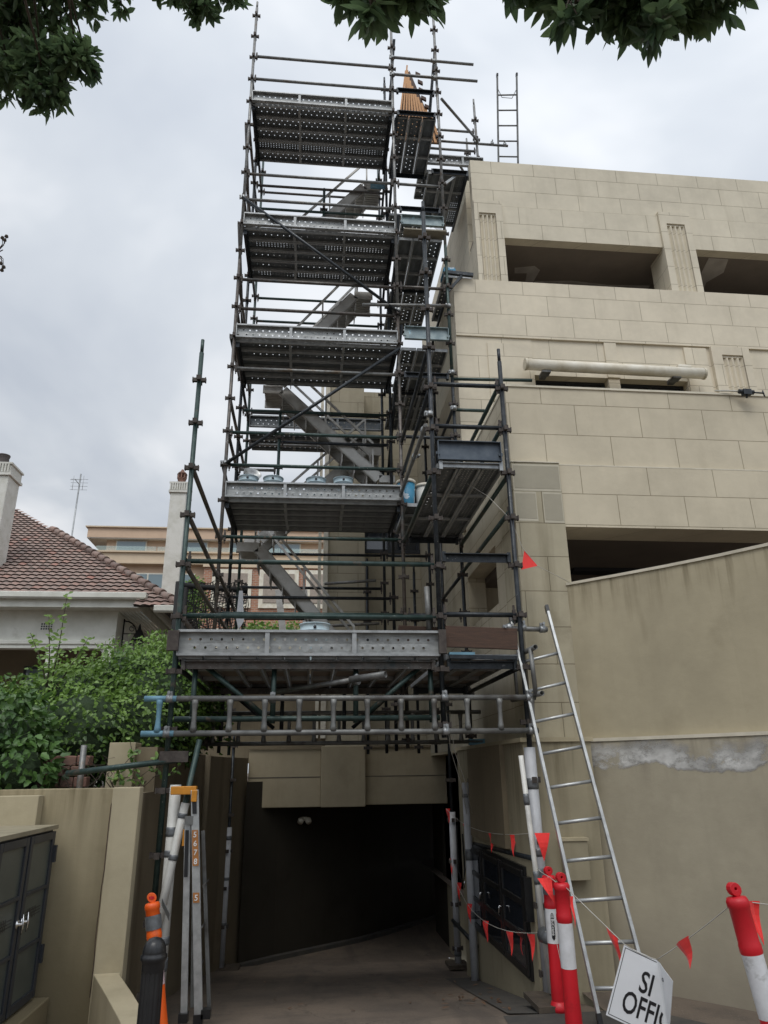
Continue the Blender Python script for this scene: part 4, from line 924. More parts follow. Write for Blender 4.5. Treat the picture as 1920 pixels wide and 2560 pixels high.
# loose tubes at the top and through level three
ledger((1.22, Y1-.06, 13.59), (2.66, Y1-.06, 13.58), GT, 'loose_tube', False); ledger((1.22, Y1-.06, 13.18), (2.71, Y1-.06, 13.18), GT, 'loose_tube', False)
ledger((.66, Y1-.05, 8.36), (XR, Y1-.05, 8.42), GT, 'loose_tube', False)
ledger((.2, Y1+2.4, 4.65), (1.05, Y1+2.4, 4.72), GT, 'loose_tube', False); ledger((.2, Y1+2.4, 3.95), (1.1, Y1+2.4, 4.0), GT, 'loose_tube', False)
for z in (13.59, 13.18): clamp((XR-.04, Y1-.05, z), (0, 0, 1)); clamp((XM, Y1-.05, z), (0, 0, 1))
for p in ((XM, Y1-.04, 8.30), (XR, Y1-.04, 8.42), (XL, Y1-.04, 10.27), (XL, Y1-.04, 5.7), (XR, Y1-.05, 7.25), (XR, Y1-.05, 6.66)): clamp(p, (0, 0, 1))
# --- transoms at the decks (dark angle sections)
for z in (12.36, 9.76, 7.72, 5.22):
    for x, m in ((XL+.05, B_), (XM-.05, B_)): transom((x, Y1, z-.065), (x, Y2-.02, z-.065), m, h=.085, wd=.035)
for z in (12.87, 12.35, 10.28, 7.22): transom((XM+.03, Y1-.02, z), (XR-.03, Y1-.02, z), B_)
for z in (12.28, 9.70, 7.66): transom((XM+.03, Y2, z), (XR-.03, Y2, z), B_)
# --- depth rails of the tower
for z in (13.4, 12.88, 11.8, 10.78, 10.27, 8.73, 8.22, 7.7, 6.68, 6.17, 5.2, 4.15, 3.65):
    if z < 13: ledger((XL, Y1, z+.02), (XL, Y2, z+.02), BR)
    if z < 13 and z > 4: ledger((XL, Y2, z), (XL, Y3, z), B_)
for z in (10.78, 8.73, 6.17): ledger((XM, Y2, z), (XM, Y3, z), B_)
for z in (8.73, 6.7, 4.2): ledger((XR, Y1, z), (XR, Y2+.2, z), B_)
# --- side braces, flattened ends
for (za, zb) in ((11.80, 9.90), (9.75, 7.80), (7.7, 6.9), (5.72, 4.7)):
    ledger((XL-.045, Y1-.02, za), (XL-.045, Y2, zb+.9), BR, 'brace', False); 
for za, zb in ((14.2, 12.5), (12.3, 10.4), (10.2, 8.3), (8.1, 6.3)): ledger((XM+.05, Y1+.05, za), (XM+.05, Y3, zb), B_, 'brace', False)
ledger((XL-.02, Y1-.05, 10.27), (XM+.02, Y1-.05, 8.24), B_, 'brace', False); ledger((XL, Y1-.05, 5.68), (XM, Y1-.05, 7.62), B_, 'brace', False)
ledger((2.06, Y1, 12.76), (3.0, Y2-.06, 13.22), GT, 'brace', False); ledger((XR+.03, Y1+.1, 14.2), (XR+.03, Y2+.4, 12.6), B_, 'brace', False); ledger((XR-.02, Y1+.1, 13.7), (XR-.02, Y2+.4, 12.3), B_, 'brace', False)
# hatch-like green end board by the rear mid standard
MB().box(XM-.08, XM-.05, Y2-.04, Y2+.9, 12.95, 13.9).build('end_board', G, sc)
# --- roof-side extension
for z, x0, x1 in ((13.49, 1.99, 3.0), (13.20, 1.99, 3.62), (13.0, 1.99, 3.0)): ledger((x0, Y2, z), (x1, Y2, z), GT, 'ledger', x1 < 3.2)
clamp((3.0, Y2-.03, 13.22), (0, 0, 1)); clamp((3.30, Y2-.02, 13.2), (1, 0, 0)); clamp((3.55, Y2-.02, 13.2), (1, 0, 0))
ledger((2.6, Y2, 12.7), (3.0, 11.1, 13.1), GT, 'brace', False)
transom((1.86, 9.36, 11.47), (2.56, 9.36, 11.47), B_); transom((1.86, 10.6, 11.47), (2.56, 10.6, 11.47), B_); ledger((2.5, 9.30, 11.36), (2.5, 10.66, 11.36), B_, 'ledger', False)
mb = MB(); mb.beam((XR+.02, 9.25, 9.26), (2.47, 9.25, 9.23), .05, .06); mb.beam((XR, 9.25, 8.82), (2.28, 9.25, 9.2), .035, .045); mb.build('hop_up_bracket', B_, sc)
mb = MB(); mb.beam((XR+.02, 10.5, 9.26), (2.45, 10.5, 9.23), .05, .06); mb.beam((XR, 10.5, 8.82), (2.28, 10.5, 9.2), .035, .045); mb.build('hop_up_bracket', GV, sc); MB().beam((1.99, 9.4, 11.1), (2.3, 9.4, 11.4), .035, .045).build('hop_up_bracket', GV, sc)
# --- gantry rails in front
for z, m in ((3.63, G), (3.11, G)): ledger((XL, Y0, z), (XM, Y0, z), m)
for z, m in ((5.64, B_), (5.14, B_), (3.14, B_)): ledger((XM, Y0, z), (XR, Y0, z), m)
transom((XM+.02, Y0, 3.74), (XR-.02, Y0, 3.74), B_, h=.08)
for z, m in ((4.60, BR), (4.10, BR), (3.62, BR), (3.12, BR)): ledger((XL, Y0, z), (XL, Y1, z), m)
for z, m in ((6.10, B_), (5.60, B_), (4.62, G)): ledger((XM, Y0, z), (XM, Y1, z), m)
for z, m in ((5.70, G), (5.20, G), (4.60, G), (4.22, G)): ledger((XR, Y0, z), (XR, Y1, z), m)
ledger((XM-.04, 6.75, 5.22), (XM-.04, Y1-.08, 5.27), GT, 'loose_tube', False); clamp((XM-.04, 6.9, 5.24), (0, 1, .02)); clamp((XM-.02, Y0-.03, 5.26), (0, 0, 1)); clamp((XM-.04, 7.6, 5.24), (0, 1, 0))
ledger((XR-.02, Y1, 7.17), (3.2, Y1, 7.20), G, 'ledger', False); ledger((XR-.02, Y1, 6.66), (2.50, Y1, 6.66), G, 'ledger', False)
transom((XM+.03, Y0, 4.72), (XR-.03, Y0, 4.72), GV, h=.05, wd=.03); transom((XM+.03, Y1-.1, 4.66), (XR-.03, Y1-.1, 4.66), B_, h=.07)
# lower deck frame
for y in (Y0+.02, Y1-.15):
    transom((XL+.03, y, 2.70), (XM-.03, y, 2.70), BR, h=.07); transom((XM+.03, y, 2.70), (XR-.03, y, 2.70), B_, h=.07)
for x in (XL, XR): ledger((x, Y0, 2.66), (x, Y1, 2.66), B_)
# bridging trusses under the deck
def truss(y, m):
    mb = MB(); mb.tube([(XL+.03, y, 2.70), (XM-.03, y, 2.70)], .024, 10)
    for x in (-1.04, -.33, .42, 1.12): mb.tube([(x, y, 2.70), (x, y, 2.10 if x < -1 else 2.16)], .024, 10)
    for a, b in (((-.97, 2.68), (-.42, 2.24)), ((1.05, 2.68), (.52, 2.24))): mb.tube([(a[0], y+.01, a[1]), (b[0], y+.01, b[1])], .024, 10)
    mb.tube([(XL+.02, y-.01, 2.20), (XM-.02, y-.01, 2.20)], .026, 10)
    mb.build('bridging_truss', m, sc)
truss(6.70, G); truss(8.95, B_)
ledger((-.35, 7.2, 2.48), (.62, 6.36, 2.54), GT, 'loose_tube', False)
mb = MB(); mb.pipe((.36, 6.54, 2.525), (.66, 6.33, 2.545), .031, .003); mb.build('plastic_sleeve', M['aludull'], sc); clamp((.42, 6.63, 2.52), (1, -.8, 0))
# ladder beams
def ladder_beam(y, zt, zb, x0, x1, wx0, step=.30, blue=None, m=None):
    o = thing('ladder_beam', {0: 'front galvanised ladder beam with pale blue left end across the driveway', 1: 'rear galvanised ladder beam bridging the driveway below the deck', 2: 'short galvanised ladder beam poking into the hedge left of the scaffold'}[blue], 'ladder beam', ((x0+x1)/2, y, zb), 'galvanised ladder beams under the lower deck')
    for z in (zt, zb):
        mb = MB(); mb.pipe((x0, y, z), (x1, y, z), .0245, .004, 14); mb.tube([(x0+.02, y, z), (x1-.02, y, z)], .019, 8)
        mb.build('chord', M['aludull'], o)
        if blue == 0: MB().pipe((x0-.002, y, z), (x0+.27, y, z), .0252, .005, 14).build('painted_end', M['bluelb'], o)
    x = wx0; k = 0
    while x < x1-.03:
        mb = MB(); h = zt-zb-.03; prof = [(zb+.010, .033), (zb+.05, .027), (zb+.09, .022), ((zb+zt)/2, .0205), (zt-.09, .022), (zt-.05, .027), (zt-.010, .033)]
        mb.tube([(x, y, z) for z, _ in prof], [r for _, r in prof], 10)
        mb.build('web', M['bluelb'] if (blue == 0 and k == 0) else M['aludull'], o); x += step; k += 1
    return o
M['bluelb'] = simple('pale_blue_paint_over_metal', (.15, .29, .37), .55, .2, (.10, .21, .28), 8, c3=(.30, .34, .36), r3=(.60, .7), s3=9)
ladder_beam(6.50, 2.36, 2.07, -1.42, 2.05, -1.29, blue=0)
ladder_beam(9.00, 2.42, 2.07, -1.88, 2.12, -1.74, blue=1)
ladder_beam(9.35, 2.80, 2.50, -1.84, -1.20, -1.70, blue=2)
MB().box(1.95, 2.17, 8.98, 9.02, 2.03, 2.10).build('blue_stub', M['bluelb'], sc)
for x, m in ((XL, 'galv'), (XM, 'galv'), (XR, 'galv')):
    for z in (2.36, 2.07): clamp((x, 6.545, z), (0, 0, 1)); clamp((x+.0, 6.50, z), (1, 0, 0))
clamp((-.33, 6.6, 2.36), (1, 0, 0))
# low tubes on the left, protective pvc sleeves and tape
ledger((-2.0, 6.52, 1.76), (-1.05, 6.56, 1.865), G, 'stay_tube', False); MB().box(-1.26, -1.02, 6.53, 6.55, 1.84, 1.93).build('swivel_plate', M['rust'], sc)
d0, d1 = Vector((-.93, 6.50, 2.02)), Vector((-1.16, 6.50, .55))
ledger(d0, d1, G, 'stay_tube', False)
def sleeve(a, b, r, m, tapes=(), nm='pvc_sleeve'):
    a, b = Vector(a), Vector(b); mb = MB(); mb.pipe(a, b, r, .004, 16); o = mb.build(nm, M[m], sc)
    for t, w_ in tapes:
        p = a.lerp(b, t); d = (b-a).normalized(); MB().tube([p-d*w_, p-d*w_*.3, p+d*w_*.4, p+d*w_], [r+.003, r+.005, r+.003, r+.004], 16).build('tape_band', M['tape'], o)
    return o
sleeve(d0.lerp(d1, .34), d0.lerp(d1, 1.0), .034, 'pvc', ((.10, .018), (.42, .02)))
sleeve((XL+.10, Y0-.03, .02), (XL+.10, Y0-.03, 1.66), .046, 'pvc', ((.78, .035), (.68, .025), (.30, .03), (.20, .045)))
sleeve((XR+.005, Y0, .02), (XR-.005, Y0, 1.93), .052, 'pvcgrey', ((.84, .045), (.55, .03), (.46, .05), (.22, .04)))
sleeve((XR-.015, Y0-.11, .06), (XR-.115, Y0-.09, 1.86), .022, 'pvc', ((.80, .045), (.46, .05), (.22, .04)))
sleeve((XR-.10, Y1-.02, -.46), (XR-.10, Y1-.02, 1.60), .046, 'pvcgrey', ((.62, .06), (.32, .04), (.93, .02)))
sleeve((XR+.0, Y2+.2, -.62), (XR+.0, Y2+.2, 1.20), .044, 'pvcgrey', ((.08, .05), (.25, .03)))
sleeve((XL, 12.3, -.95), (XL, 12.3, .95), .044, 'pvcgrey', ((.62, .02), (.3, .02), (.92, .03)))
MB().tube([(XR-.06, Y0-.16, .48), (XR-.02, 6.30, .48)], .06, 12).build('tape_band', M['tape'], sc)
ledger((XR-.03, Y1, .93), (XR-.03, Y0, 1.02), B_, 'ledger', False); ledger((XR-.06, Y1, -.12), (XR-.05, Y2+.2, -.12), B_, 'ledger', False)
MB().box(1.86, 2.1, Y1-.14, Y1+.12, -.475, -.44).build('sole_board', M['wood'], sc); MB().box(1.84, 2.1, Y2+.05, Y2+.34, -.64, -.60).build('sole_board', M['wood'], sc); MB().box(-1.4, -.95, 12.1, 12.5, -.98, -.94).build('sole_board', M['wood'], sc)
MB().box(1.78, 2.08, 6.2, 6.62, .006, .045).build('sole_board', M['wood'], sc)
ledger((1.86, Y0+.05, 3.02), (2.27, Y0+.05, 3.01), GT, 'loose_tube', False); clamp((2.02, Y0+.02, 3.02), (1, 0, 0)); clamp((2.22, Y0+.04, 3.01), (1, 0, 0)); clamp((1.88, Y0, 3.02), (0, 0, 1))
ledger((1.80, 7.2, 2.98), (2.0, Y0, 3.12), G, 'loose_tube', False)
mb = MB(); mb.pipe((2.02, 7.2, 2.80), (2.035, 6.33, 2.79)); mb.pipe((2.03, 7.2, 2.40), (2.06, 6.33, 2.38)); mb.tube([(2.03, 6.42, 2.38), (2.015, 6.42, 2.79)], .022, 10); mb.tube([(2.025, 7.0, 2.4), (2.02, 7.0, 2.8)], .018, 8); mb.build('end_frame', M['aludull'], sc)
# ================================================================ PLANKS
def plank_mesh(Lp, holes=1, wid=.225, nm='plank_sheet', mat=None):
    mb = MB(); rows = 4 if holes == 2 else 2; mg = .05; n = int((Lp-2*mg)/(.048 if holes == 2 else .0925)); cw_ = (Lp-2*mg)/n; ch = .15/rows; hr = .0052 if holes == 2 else (.0085 if mat is not M['board'] else .0125)
    if holes:
        for r in range(rows):
            yc = (r-(rows-1)/2)*ch; off = 0 if r % 2 == 0 or holes == 2 else cw_/2
            xs = [-Lp/2+mg+off+cw_*(i+.5) for i in range(n-(1 if off else 0))]
            for xc in xs:
                o = [(xc-cw_/2, yc-ch/2, 0), (xc, yc-ch/2, 0), (xc+cw_/2, yc-ch/2, 0), (xc+cw_/2, yc, 0), (xc+cw_/2, yc+ch/2, 0), (xc, yc+ch/2, 0), (xc-cw_/2, yc+ch/2, 0), (xc-cw_/2, yc, 0)]
                h_ = [(xc+hr*math.cos(a), yc+hr*math.sin(a), -.003) for a in [math.radians(-135+45*k) for k in range(8)]]
                mb.add(o+h_, [(k, 8+k, 8+(k+1) % 8, (k+1) % 8) for k in range(8)])
            xa, xb = xs[0]-cw_/2, xs[-1]+cw_/2
            mb.add([(-Lp/2, yc-ch/2, 0), (xa, yc-ch/2, 0), (xa, yc+ch/2, 0), (-Lp/2, yc+ch/2, 0)], [(0, 1, 2, 3)]); mb.add([(xb, yc-ch/2, 0), (Lp/2, yc-ch/2, 0), (Lp/2, yc+ch/2, 0), (xb, yc+ch/2, 0)], [(0, 1, 2, 3)])
        for s in (-1, 1): mb.add([(-Lp/2, s*.075, 0), (Lp/2, s*.075, 0), (Lp/2, s*wid/2, 0), (-Lp/2, s*wid/2, 0)], [(0, 1, 2, 3)])
    else: mb.box(-Lp/2, Lp/2, -wid/2, wid/2, -.003, 0)
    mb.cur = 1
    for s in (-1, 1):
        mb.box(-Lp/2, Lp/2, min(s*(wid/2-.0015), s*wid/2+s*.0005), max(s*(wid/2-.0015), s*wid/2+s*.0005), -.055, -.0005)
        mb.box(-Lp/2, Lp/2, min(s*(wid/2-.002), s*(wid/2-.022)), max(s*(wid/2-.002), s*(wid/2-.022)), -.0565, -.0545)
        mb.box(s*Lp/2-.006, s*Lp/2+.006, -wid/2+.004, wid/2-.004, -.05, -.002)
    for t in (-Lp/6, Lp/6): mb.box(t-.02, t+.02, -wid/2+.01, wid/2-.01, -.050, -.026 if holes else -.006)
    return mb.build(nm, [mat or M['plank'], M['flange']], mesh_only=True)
PM = {}
def plank(Lp, holes, c, rotz, label, group, up=0, mat='plank', name='steel_plank', tilt=0, cat='plank', wid=.225):
    k = (round(Lp, 2), holes, mat, wid)
    if k not in PM: PM[k] = plank_mesh(Lp, holes, wid, mat=M[mat])
    o = bpy.data.objects.new(name, PM[k]); col.objects.link(o); o.location = c
    o.rotation_euler = (up, tilt, rotz); return tag(o, label, cat, group)
ORD = ['frontmost', 'second from the front', 'middle', 'fourth from the front', 'rearmost']
SIDE = ['left-hand', 'middle', 'right-hand']
LV = [(12.36, 'topmost', 'topmost'), (9.76, 'second highest', 'second highest'), (7.72, 'third highest', 'third highest'), (5.22, 'bucket-laden lowest', 'lowest')]
for li, (z, nm, nm2) in enumerate(LV):
    for i in range(5):
        plank(2.36, ((1, 1, 1, 2, 1), (1, 2, 1, 1, 2), (1, 1, 0, 1, 1), (0, 0, 0, 0, 0))[li][i], (0.0+rs_.uniform(-.012, .012), Y1+.135+.238*i, z-rs_.uniform(0, .006)), 0, f'{ORD[i]} perforated steel plank in the {nm} wide deck of the tower', f'planks of the {nm} tower deck', tilt=rs_.uniform(-.002, .002))
    zt = (12.345, 9.755, 7.72, 5.22)[li]
    o = plank(2.36, 1, (0, Y1-.01, zt+.095+rs_.uniform(-.01, .01)), 0, f'perforated steel toe board on edge along the front of the {nm} wide deck', 'toe boards along the tower front', up=R(-90), mat='board', name='toe_board', tilt=rs_.uniform(-.004, .004), cat='toe board')
    if li < 3:
        for i in range(3):
            plank(1.23, ((1, 1, 0), (0, 0, 1), (1, 0, 1))[li][i], (1.362+.238*i, (Y1+Y2)/2+.02, z-.02), R(90), f'{SIDE[i]} short steel plank in the narrow side bay of the {nm2} level', f'side bay planks of the {nm2} level')
# side bay planks further back (levels two and three) and behind
for z, nm in ((9.70, 'second highest'), (7.66, 'third highest')):
    for i in range(3):
        plank(1.23, 1, (1.362+.238*i, (Y2+Y3)/2+.02, z-.02), R(90), f'{SIDE[i]} rear steel plank behind the side bay of the {nm} level', f'rear side planks of the {nm} level')
for i in range(3): plank(1.23, 1, (1.362+.238*i, (Y2+Y3)/2-.1, 11.3), R(90), f'{SIDE[i]} steel plank in the narrow landing just below the topmost side bay', 'landing planks below the top')
for i in range(3): plank(1.2, (0, 0, 2)[i], (1.95+.235*i, 9.98, 11.46), R(90), f'{SIDE[i]} steel plank in the deck pressed against the building top corner', 'planks beside the building top corner')
for i in range(2): plank(1.2, 1, (2.12+.235*i, 9.95, 9.29), R(90), f'{("left-hand", "right-hand")[i]} steel plank on the hop-up brackets by the recessed side wall', 'hop-up planks by the side wall')
plank(1.2, 1, (2.48, Y2-.03, 12.66), 0, 'perforated toe board on edge above the building parapet corner', 'toe boards by the roof', up=R(-90), mat='board', name='toe_board', cat='toe board')
for i in range(3): plank(1.2, 1, (2.45, Y2+.15+.24*i, 12.5), 0, f'{("front", "middle", "rear")[i]} steel plank in the roof-side deck behind the parapet corner', 'roof-side deck planks')
# rear low deck glimpsed through level four (left rear)
for i in range(3): plank(2.36, 1, (0, Y3+.15+.24*i, 7.5), 0, f'{("front", "middle", "rear")[i]} steel plank in the rear deck glimpsed behind the lower stair', 'rear landing deck planks')
plank(2.36, 1, (0, Y3+.03, 7.68), 0, 'dark toe board on edge of the rear deck glimpsed behind the lower stair', 'rear toe boards', up=R(-90), name='toe_board', cat='toe board')
plank(2.36, 1, (0, Y3+.05, 3.10), 0, 'dark toe board on edge behind the lowest stair foot', 'rear toe boards', up=R(-90), name='toe_board', cat='toe board')
# smooth blue-green end boards of the side bays
def endboard(x0, x1, y, z0, z1, m, label, tl=0.0):
    mb = MB(); mb.box(x0, x1, y, y+.004, z0, z1)
    for z in (z0, z1): mb.box(x0, x1, y-.045, y+.003, z-.003, z+.003)
    mb.box(x0-.004, x0+.004, y-.04, y, z0, z1); mb.box(x1-.004, x1+.004, y-.04, y, z0, z1)
    for x in (x0, x1): mb.box(x-.02, x+.02, y-.02, y+.02, (z0+z1)/2-.04, (z0+z1)/2-.01)
    o = mb.build('toe_board', m); return tag(o, label, 'toe board', 'short end toe boards')
endboard(1.29, 1.96, Y1-.05, 9.90, 10.09, M['bluesteel'], 'short blue-grey steel toe board closing the side bay of the second highest level')
endboard(1.29, 1.95, Y1-.05, 7.78, 7.99, M['bluesteel'], 'short pale blue toe board closing the side bay of the third highest level')
endboard(1.26, 1.92, Y0-.01, 4.74, 4.95, M['darksteel'], 'short dark blue toe board on the narrow front deck at right')
tag(MB().box(1.32, 2.0, Y1-.10, Y1+.1, 9.79, 9.815).build('timber_batten', M['paletimber']), 'weathered timber batten under the short toe board of the second highest side bay', 'batten')
# long planks of the narrow front deck (Z 4.66) and lower deck
for i in range(3): plank(2.38, (1, 2, 2)[i], (1.362+.238*i, (Y0+Y1)/2, 4.72), R(90), f'{SIDE[i]} long perforated plank in the narrow front deck beside the building', 'planks of the narrow front deck')
WORD = ['first', 'second', 'third', 'fourth', 'fifth', 'sixth', 'seventh', 'eighth', 'ninth', 'tenth']
M['lowplank'] = simple('grimy_brown_plank', (.42, .35, .29), .65, .1, (.27, .225, .19), 4, (.35, .65), (3, 1, 3), bmp=.001, c3=(.5, .46, .42), r3=(.6, .75), s3=5, world=False)
for i in range(10): plank(2.40, 0, (-1.085+.241*i, (Y0+Y1)/2, 2.765), R(90), f'{WORD[i]} plank counted from the left in the lowest deck over the driveway', 'planks of the lowest deck', mat='lowplank')
for i in range(3): plank(2.40, 0, (1.362+.238*i, (Y0+Y1)/2, 2.765), R(90), f'{SIDE[i]} plank of the lowest deck in the narrow bay beside the building', 'planks of the lowest side bay', mat='lowplank')
plank(2.38, 1, (0, Y0-.01+.0, 2.855), 0, 'large perforated galvanised toe board along the front of the lowest deck', 'toe boards of the lowest deck', up=R(-90), mat='board', name='toe_board', cat='toe board', wid=.235)
MB().box(XL-.07, XL+.03, Y0-.09, Y0-.045, 2.78, 2.96).build('rusty_plate', M['rust'], sc); MB().box(XM-.03, XM+.04, Y0-.09, Y0-.05, 2.76, 2.98).build('rusty_plate', M['rust'], sc)
tb = MB(); tb.obox((1.60, Y0-.02, 2.915), (.345, 0, -.012), (0, .016, 0), (.004, 0, .10)); tag(tb.build('timber_toe_board', M['timber'], None, .004), 'dark brown timber board on edge across the front of the right bay', 'timber board', 'old timber toe boards')
tb = MB(); tb.obox((1.03, Y0+.09, 2.94), (.21, 0, -.008), (0, .016, 0), (.004, 0, .10)); tag(tb.build('timber_toe_board', M['timber'], None, .004), 'shorter brown timber board propped behind the steel toe board and mid standard', 'timber board', 'old timber toe boards')
mb = MB(); mb.box(1.28, 1.52, Y0-.06, Y0+.2, 2.745, 2.775); tag(mb.build('blue_tread', M['bluelb']), 'worn blue metal strip lying under the timber board in the right bay', 'metal strip')
mb = MB(); mb.beam((1.28, Y0-.05, 2.735), (1.92, Y0-.05, 2.725), .03, .035); mb.build('transom', B_, sc)
tag(MB().pipe((1.115, Y0+.05, 3.0), (1.105, Y0+.05, 3.42), .026, .005).build('loose_tube', M['aludull']), 'short upright aluminium tube standing behind the handrail near the timber boards', 'tube')
# small blue crate on hop-up
mb = MB(); mb.box(2.0, 2.2, 9.3, 9.6, 9.32, 9.38); mb.box(2.01, 2.19, 9.31, 9.59, 9.385, 9.41)
tag(mb.build('blue_tray', M['bluelab']), 'small blue tray lying on the hop-up deck at the side wall', 'tray')

# ================================================================ STAIRS
def stair(label, x0, z0, x1, z1, y0, y1, fold=1):
    """aluminium stair, foot at (x0,z0), head at (x1,z1)"""
    t = thing('scaffold_stair', label, 'stair', (x0, y0, z0), 'aluminium stair flights inside the tower')
    d = Vector((x1-x0, 0, z1-z0)); l = d.length; d.normalize(); s = 1 if x1 > x0 else -1
    u = Vector((-d.z*s, 0, d.x*s))
    for y in (y0, y1):
        mb = MB(); mb.obox(Vector(((x0+x1)/2, y, (z0+z1)/2)), d*l/2, (0, .012, 0), u*.085)
        mb.obox(Vector(((x0+x1)/2, y+.010, (z0+z1)/2))+u*.085, d*l/2, (0, .022, 0), u*.006); mb.obox(Vector(((x0+x1)/2, y+.010, (z0+z1)/2))-u*.085, d*l/2, (0, .022, 0), u*.006)
        mb.box(min(x1, x1+s*.32), max(x1, x1+s*.32), y-.012, y+.012, z1-.06, z1+.085); mb.box(min(x0, x0-s*.25), max(x0, x0-s*.25), y-.012, y+.012, z0-.06, z0+.06)
        mb.build('stringer', M['stairalu'], t)
    n = 8
    for i in range(n):
        c = Vector((x0+(x1-x0)*(i+.5)/n, (y0+y1)/2, z0+(z1-z0)*(i+.5)/n))
        mb = MB(); mb.obox(c+Vector((0, 0, .02)), (.11, 0, 0), (0, (y1-y0)/2-.013, 0), (0, 0, .012)); mb.obox(c+Vector((s*.10, 0, -.09)), (.006, 0, 0), (0, (y1-y0)/2-.013, 0), (0, 0, .10))
        for k in range(5): mb.box(c.x-.1, c.x+.1, y0+.03+k*(y1-y0-.06)/5, y0+.045+k*(y1-y0-.06)/5, c.z-.004, c.z+.008)
        mb.build('tread', M['stairalu'], t)
    mb = MB(); mb.box(min(x1, x1+s*.30), max(x1, x1+s*.30), y0+.013, y1-.013, z1+.0, z1+.02)
    for k in range(8): q = y0+.03+k*(y1-y0-.06)/8; mb.box(min(x1, x1+s*.30), max(x1, x1+s*.30), q, q+.02, z1-.02, z1)
    mb.build('landing_plate', M['stairalu'], t); MB().box(min(x0, x0-s*.24), max(x0, x0-s*.24), y0+.013, y1-.013, z0+.0, z0+.02).build('landing_plate', M['stairalu'], t)
    for y, nm in ((y0-.0, 'handrail'), (y1, 'handrail')):
        mb = MB(); up_ = Vector((0, 0, 1))
        a, b = Vector((x0+s*.10, y, z0+.62)), Vector((x1+s*.05, y, z1+.62)); mb.beam(a, b, .03, .035); 
        for q in (a, b, a.lerp(b, .5)): mb.beam((q.x, y, q.z+.015), (q.x, y, q.z-.62), .028, .028, (1, 0, 0))
        mb.build(nm, M['stairalu'], t)
stair('weathered aluminium stair flight rising to the left from the lowest deck', .72, 3.12, -.82, 4.92, 10.36, 10.86)
stair('aluminium stair flight rising to the left above the row of buckets', 1.02, 6.10, -.55, 7.62, 10.36, 10.86)
stair('aluminium stair flight behind, rising to the right toward the third highest deck', -.85, 5.25, .80, 6.85, 10.98, 11.48)
stair('aluminium stair flight rising to the right toward the second highest deck', -.62, 8.02, .62, 9.55, 10.36, 10.86)
st4 = stair('sticker-marked aluminium stair flight with blue top end near the tower top', -.62, 10.35, .80, 12.0, 10.36, 10.86)
tag(MB().box(.92, 1.20, 10.33, 10.346, 11.95, 12.09).build('blue_end_plate', M['bluelb']), 'bright blue plate on the head of the topmost stair', 'plate')
# ================================================================ BUCKETS
def bucket(x, y, z, r, h, body, label, handle=True, lid=False, grp='pale blue buckets standing on the decks'):
    t = thing('bucket', label, 'bucket', (x, y, z), grp)
    MB().lathe([(0, 0), (r*.84, 0), (r*.86, .01), (r*.97, h*.78), (r*1.03, h*.79), (r*1.03, h*.82), (r*.98, h*.83), (r, h*.97), (r*1.06, h*.975), (r*1.06, h), (r*.96, h), (r*.84, .02), (0, .02)] if not lid else
               [(0, 0), (r*.84, 0), (r*.86, .01), (r*.99, h*.9), (0, h*.9)], (x, y, z), 28).build('tub', body, t)
    if lid: MB().lathe([(r*.99, h*.88), (r*1.07, h*.88), (r*1.08, h*.98), (r*1.02, h), (0, h)], (x, y, z), 28).build('lid', M['cream'], t)
    for s in (-1, 1): pass
    mb = MB(); mb.lathe([(0, -.012), (.016, -.012), (.016, 0), (0, 0)], (x, y-r*1.0, z+h*.87), 10, (0, 1, 0)); 
    mb.build('handle_lug', M['charcoal'], t)
    if handle:
        mb = MB(); pts_ = [(x+.0+math.sin(a)*.01, y-r*1.03*math.cos(a), z+h*.9+.09*math.sin(a)*.8) for a in [math.pi*k/12 for k in range(13)]]; mb.tube(pts_, .0035, 6); mb.build('handle', M['chrome'], t)
    return t
zb = 5.222
bucket(-.91, 9.22, zb, .135, .36, M['bucket'], 'leftmost pale blue bucket with a steel bowl standing in it')
tag(MB().lathe([(.0, 0), (.06, .01), (.11, .05), (.125, .08), (.12, .08), (.10, .045), (0, .01)], (-.88, 9.25, 5.60), 24, (.3, -.7, .5)).build('steel_bowl', M['alu']), 'shiny steel bowl leaning in the leftmost bucket on the deck', 'bowl')
bucket(-.57, 9.22, zb, .135, .36, M['bucket'], 'second pale blue bucket from the left on the bucket deck', False)
bucket(.02, 9.22, zb, .135, .36, M['bucket'], 'paint-streaked pale blue bucket third from the left on the bucket deck', False)
bucket(.40, 9.22, zb, .135, .37, M['bucket'], 'fourth pale blue bucket with wire handle raised, right of the streaked one')
bucket(1.29, 9.25, zb, .13, .38, M['bluelab'], 'blue-labelled paint bucket with white lid behind the mid standard', False, True, 'tall lidded paint buckets')
bucket(1.58, 9.35, zb, .14, .36, M['pvc'], 'plain white bucket right of the blue-labelled paint bucket', False, True, 'tall lidded paint buckets')
bucket(.035, 7.2, 2.77, .15, .38, M['bucket'], 'single pale blue bucket on the lowest deck above the toe board')
for i in range(2): plank(1.2, 1, (1.36+.24*i, 9.65, 5.20), R(90), f'{("left", "right")[i]} short plank carrying the two lidded paint buckets', 'planks under the paint buckets')
# crumpled plastic sheet on level two
mb = MB(); rg = random.Random(8); g_ = []
for i in range(9):
    for j in range(5): g_.append((1.62+.045*i, Y1+.05+.03*j, 9.99+.27*math.sin(math.pi*(i+.8)/9.5)*(.55+.3*rg.random())*(1-abs(j-2)*.22)))
mb.add(g_, [(i*5+j, i*5+j+1, (i+1)*5+j+1, (i+1)*5+j) for i in range(8) for j in range(4)]); tag(mb.build('plastic_sheet', M['wrap']), 'crumpled clear plastic sheet behind the blue-grey toe board', 'plastic sheet')
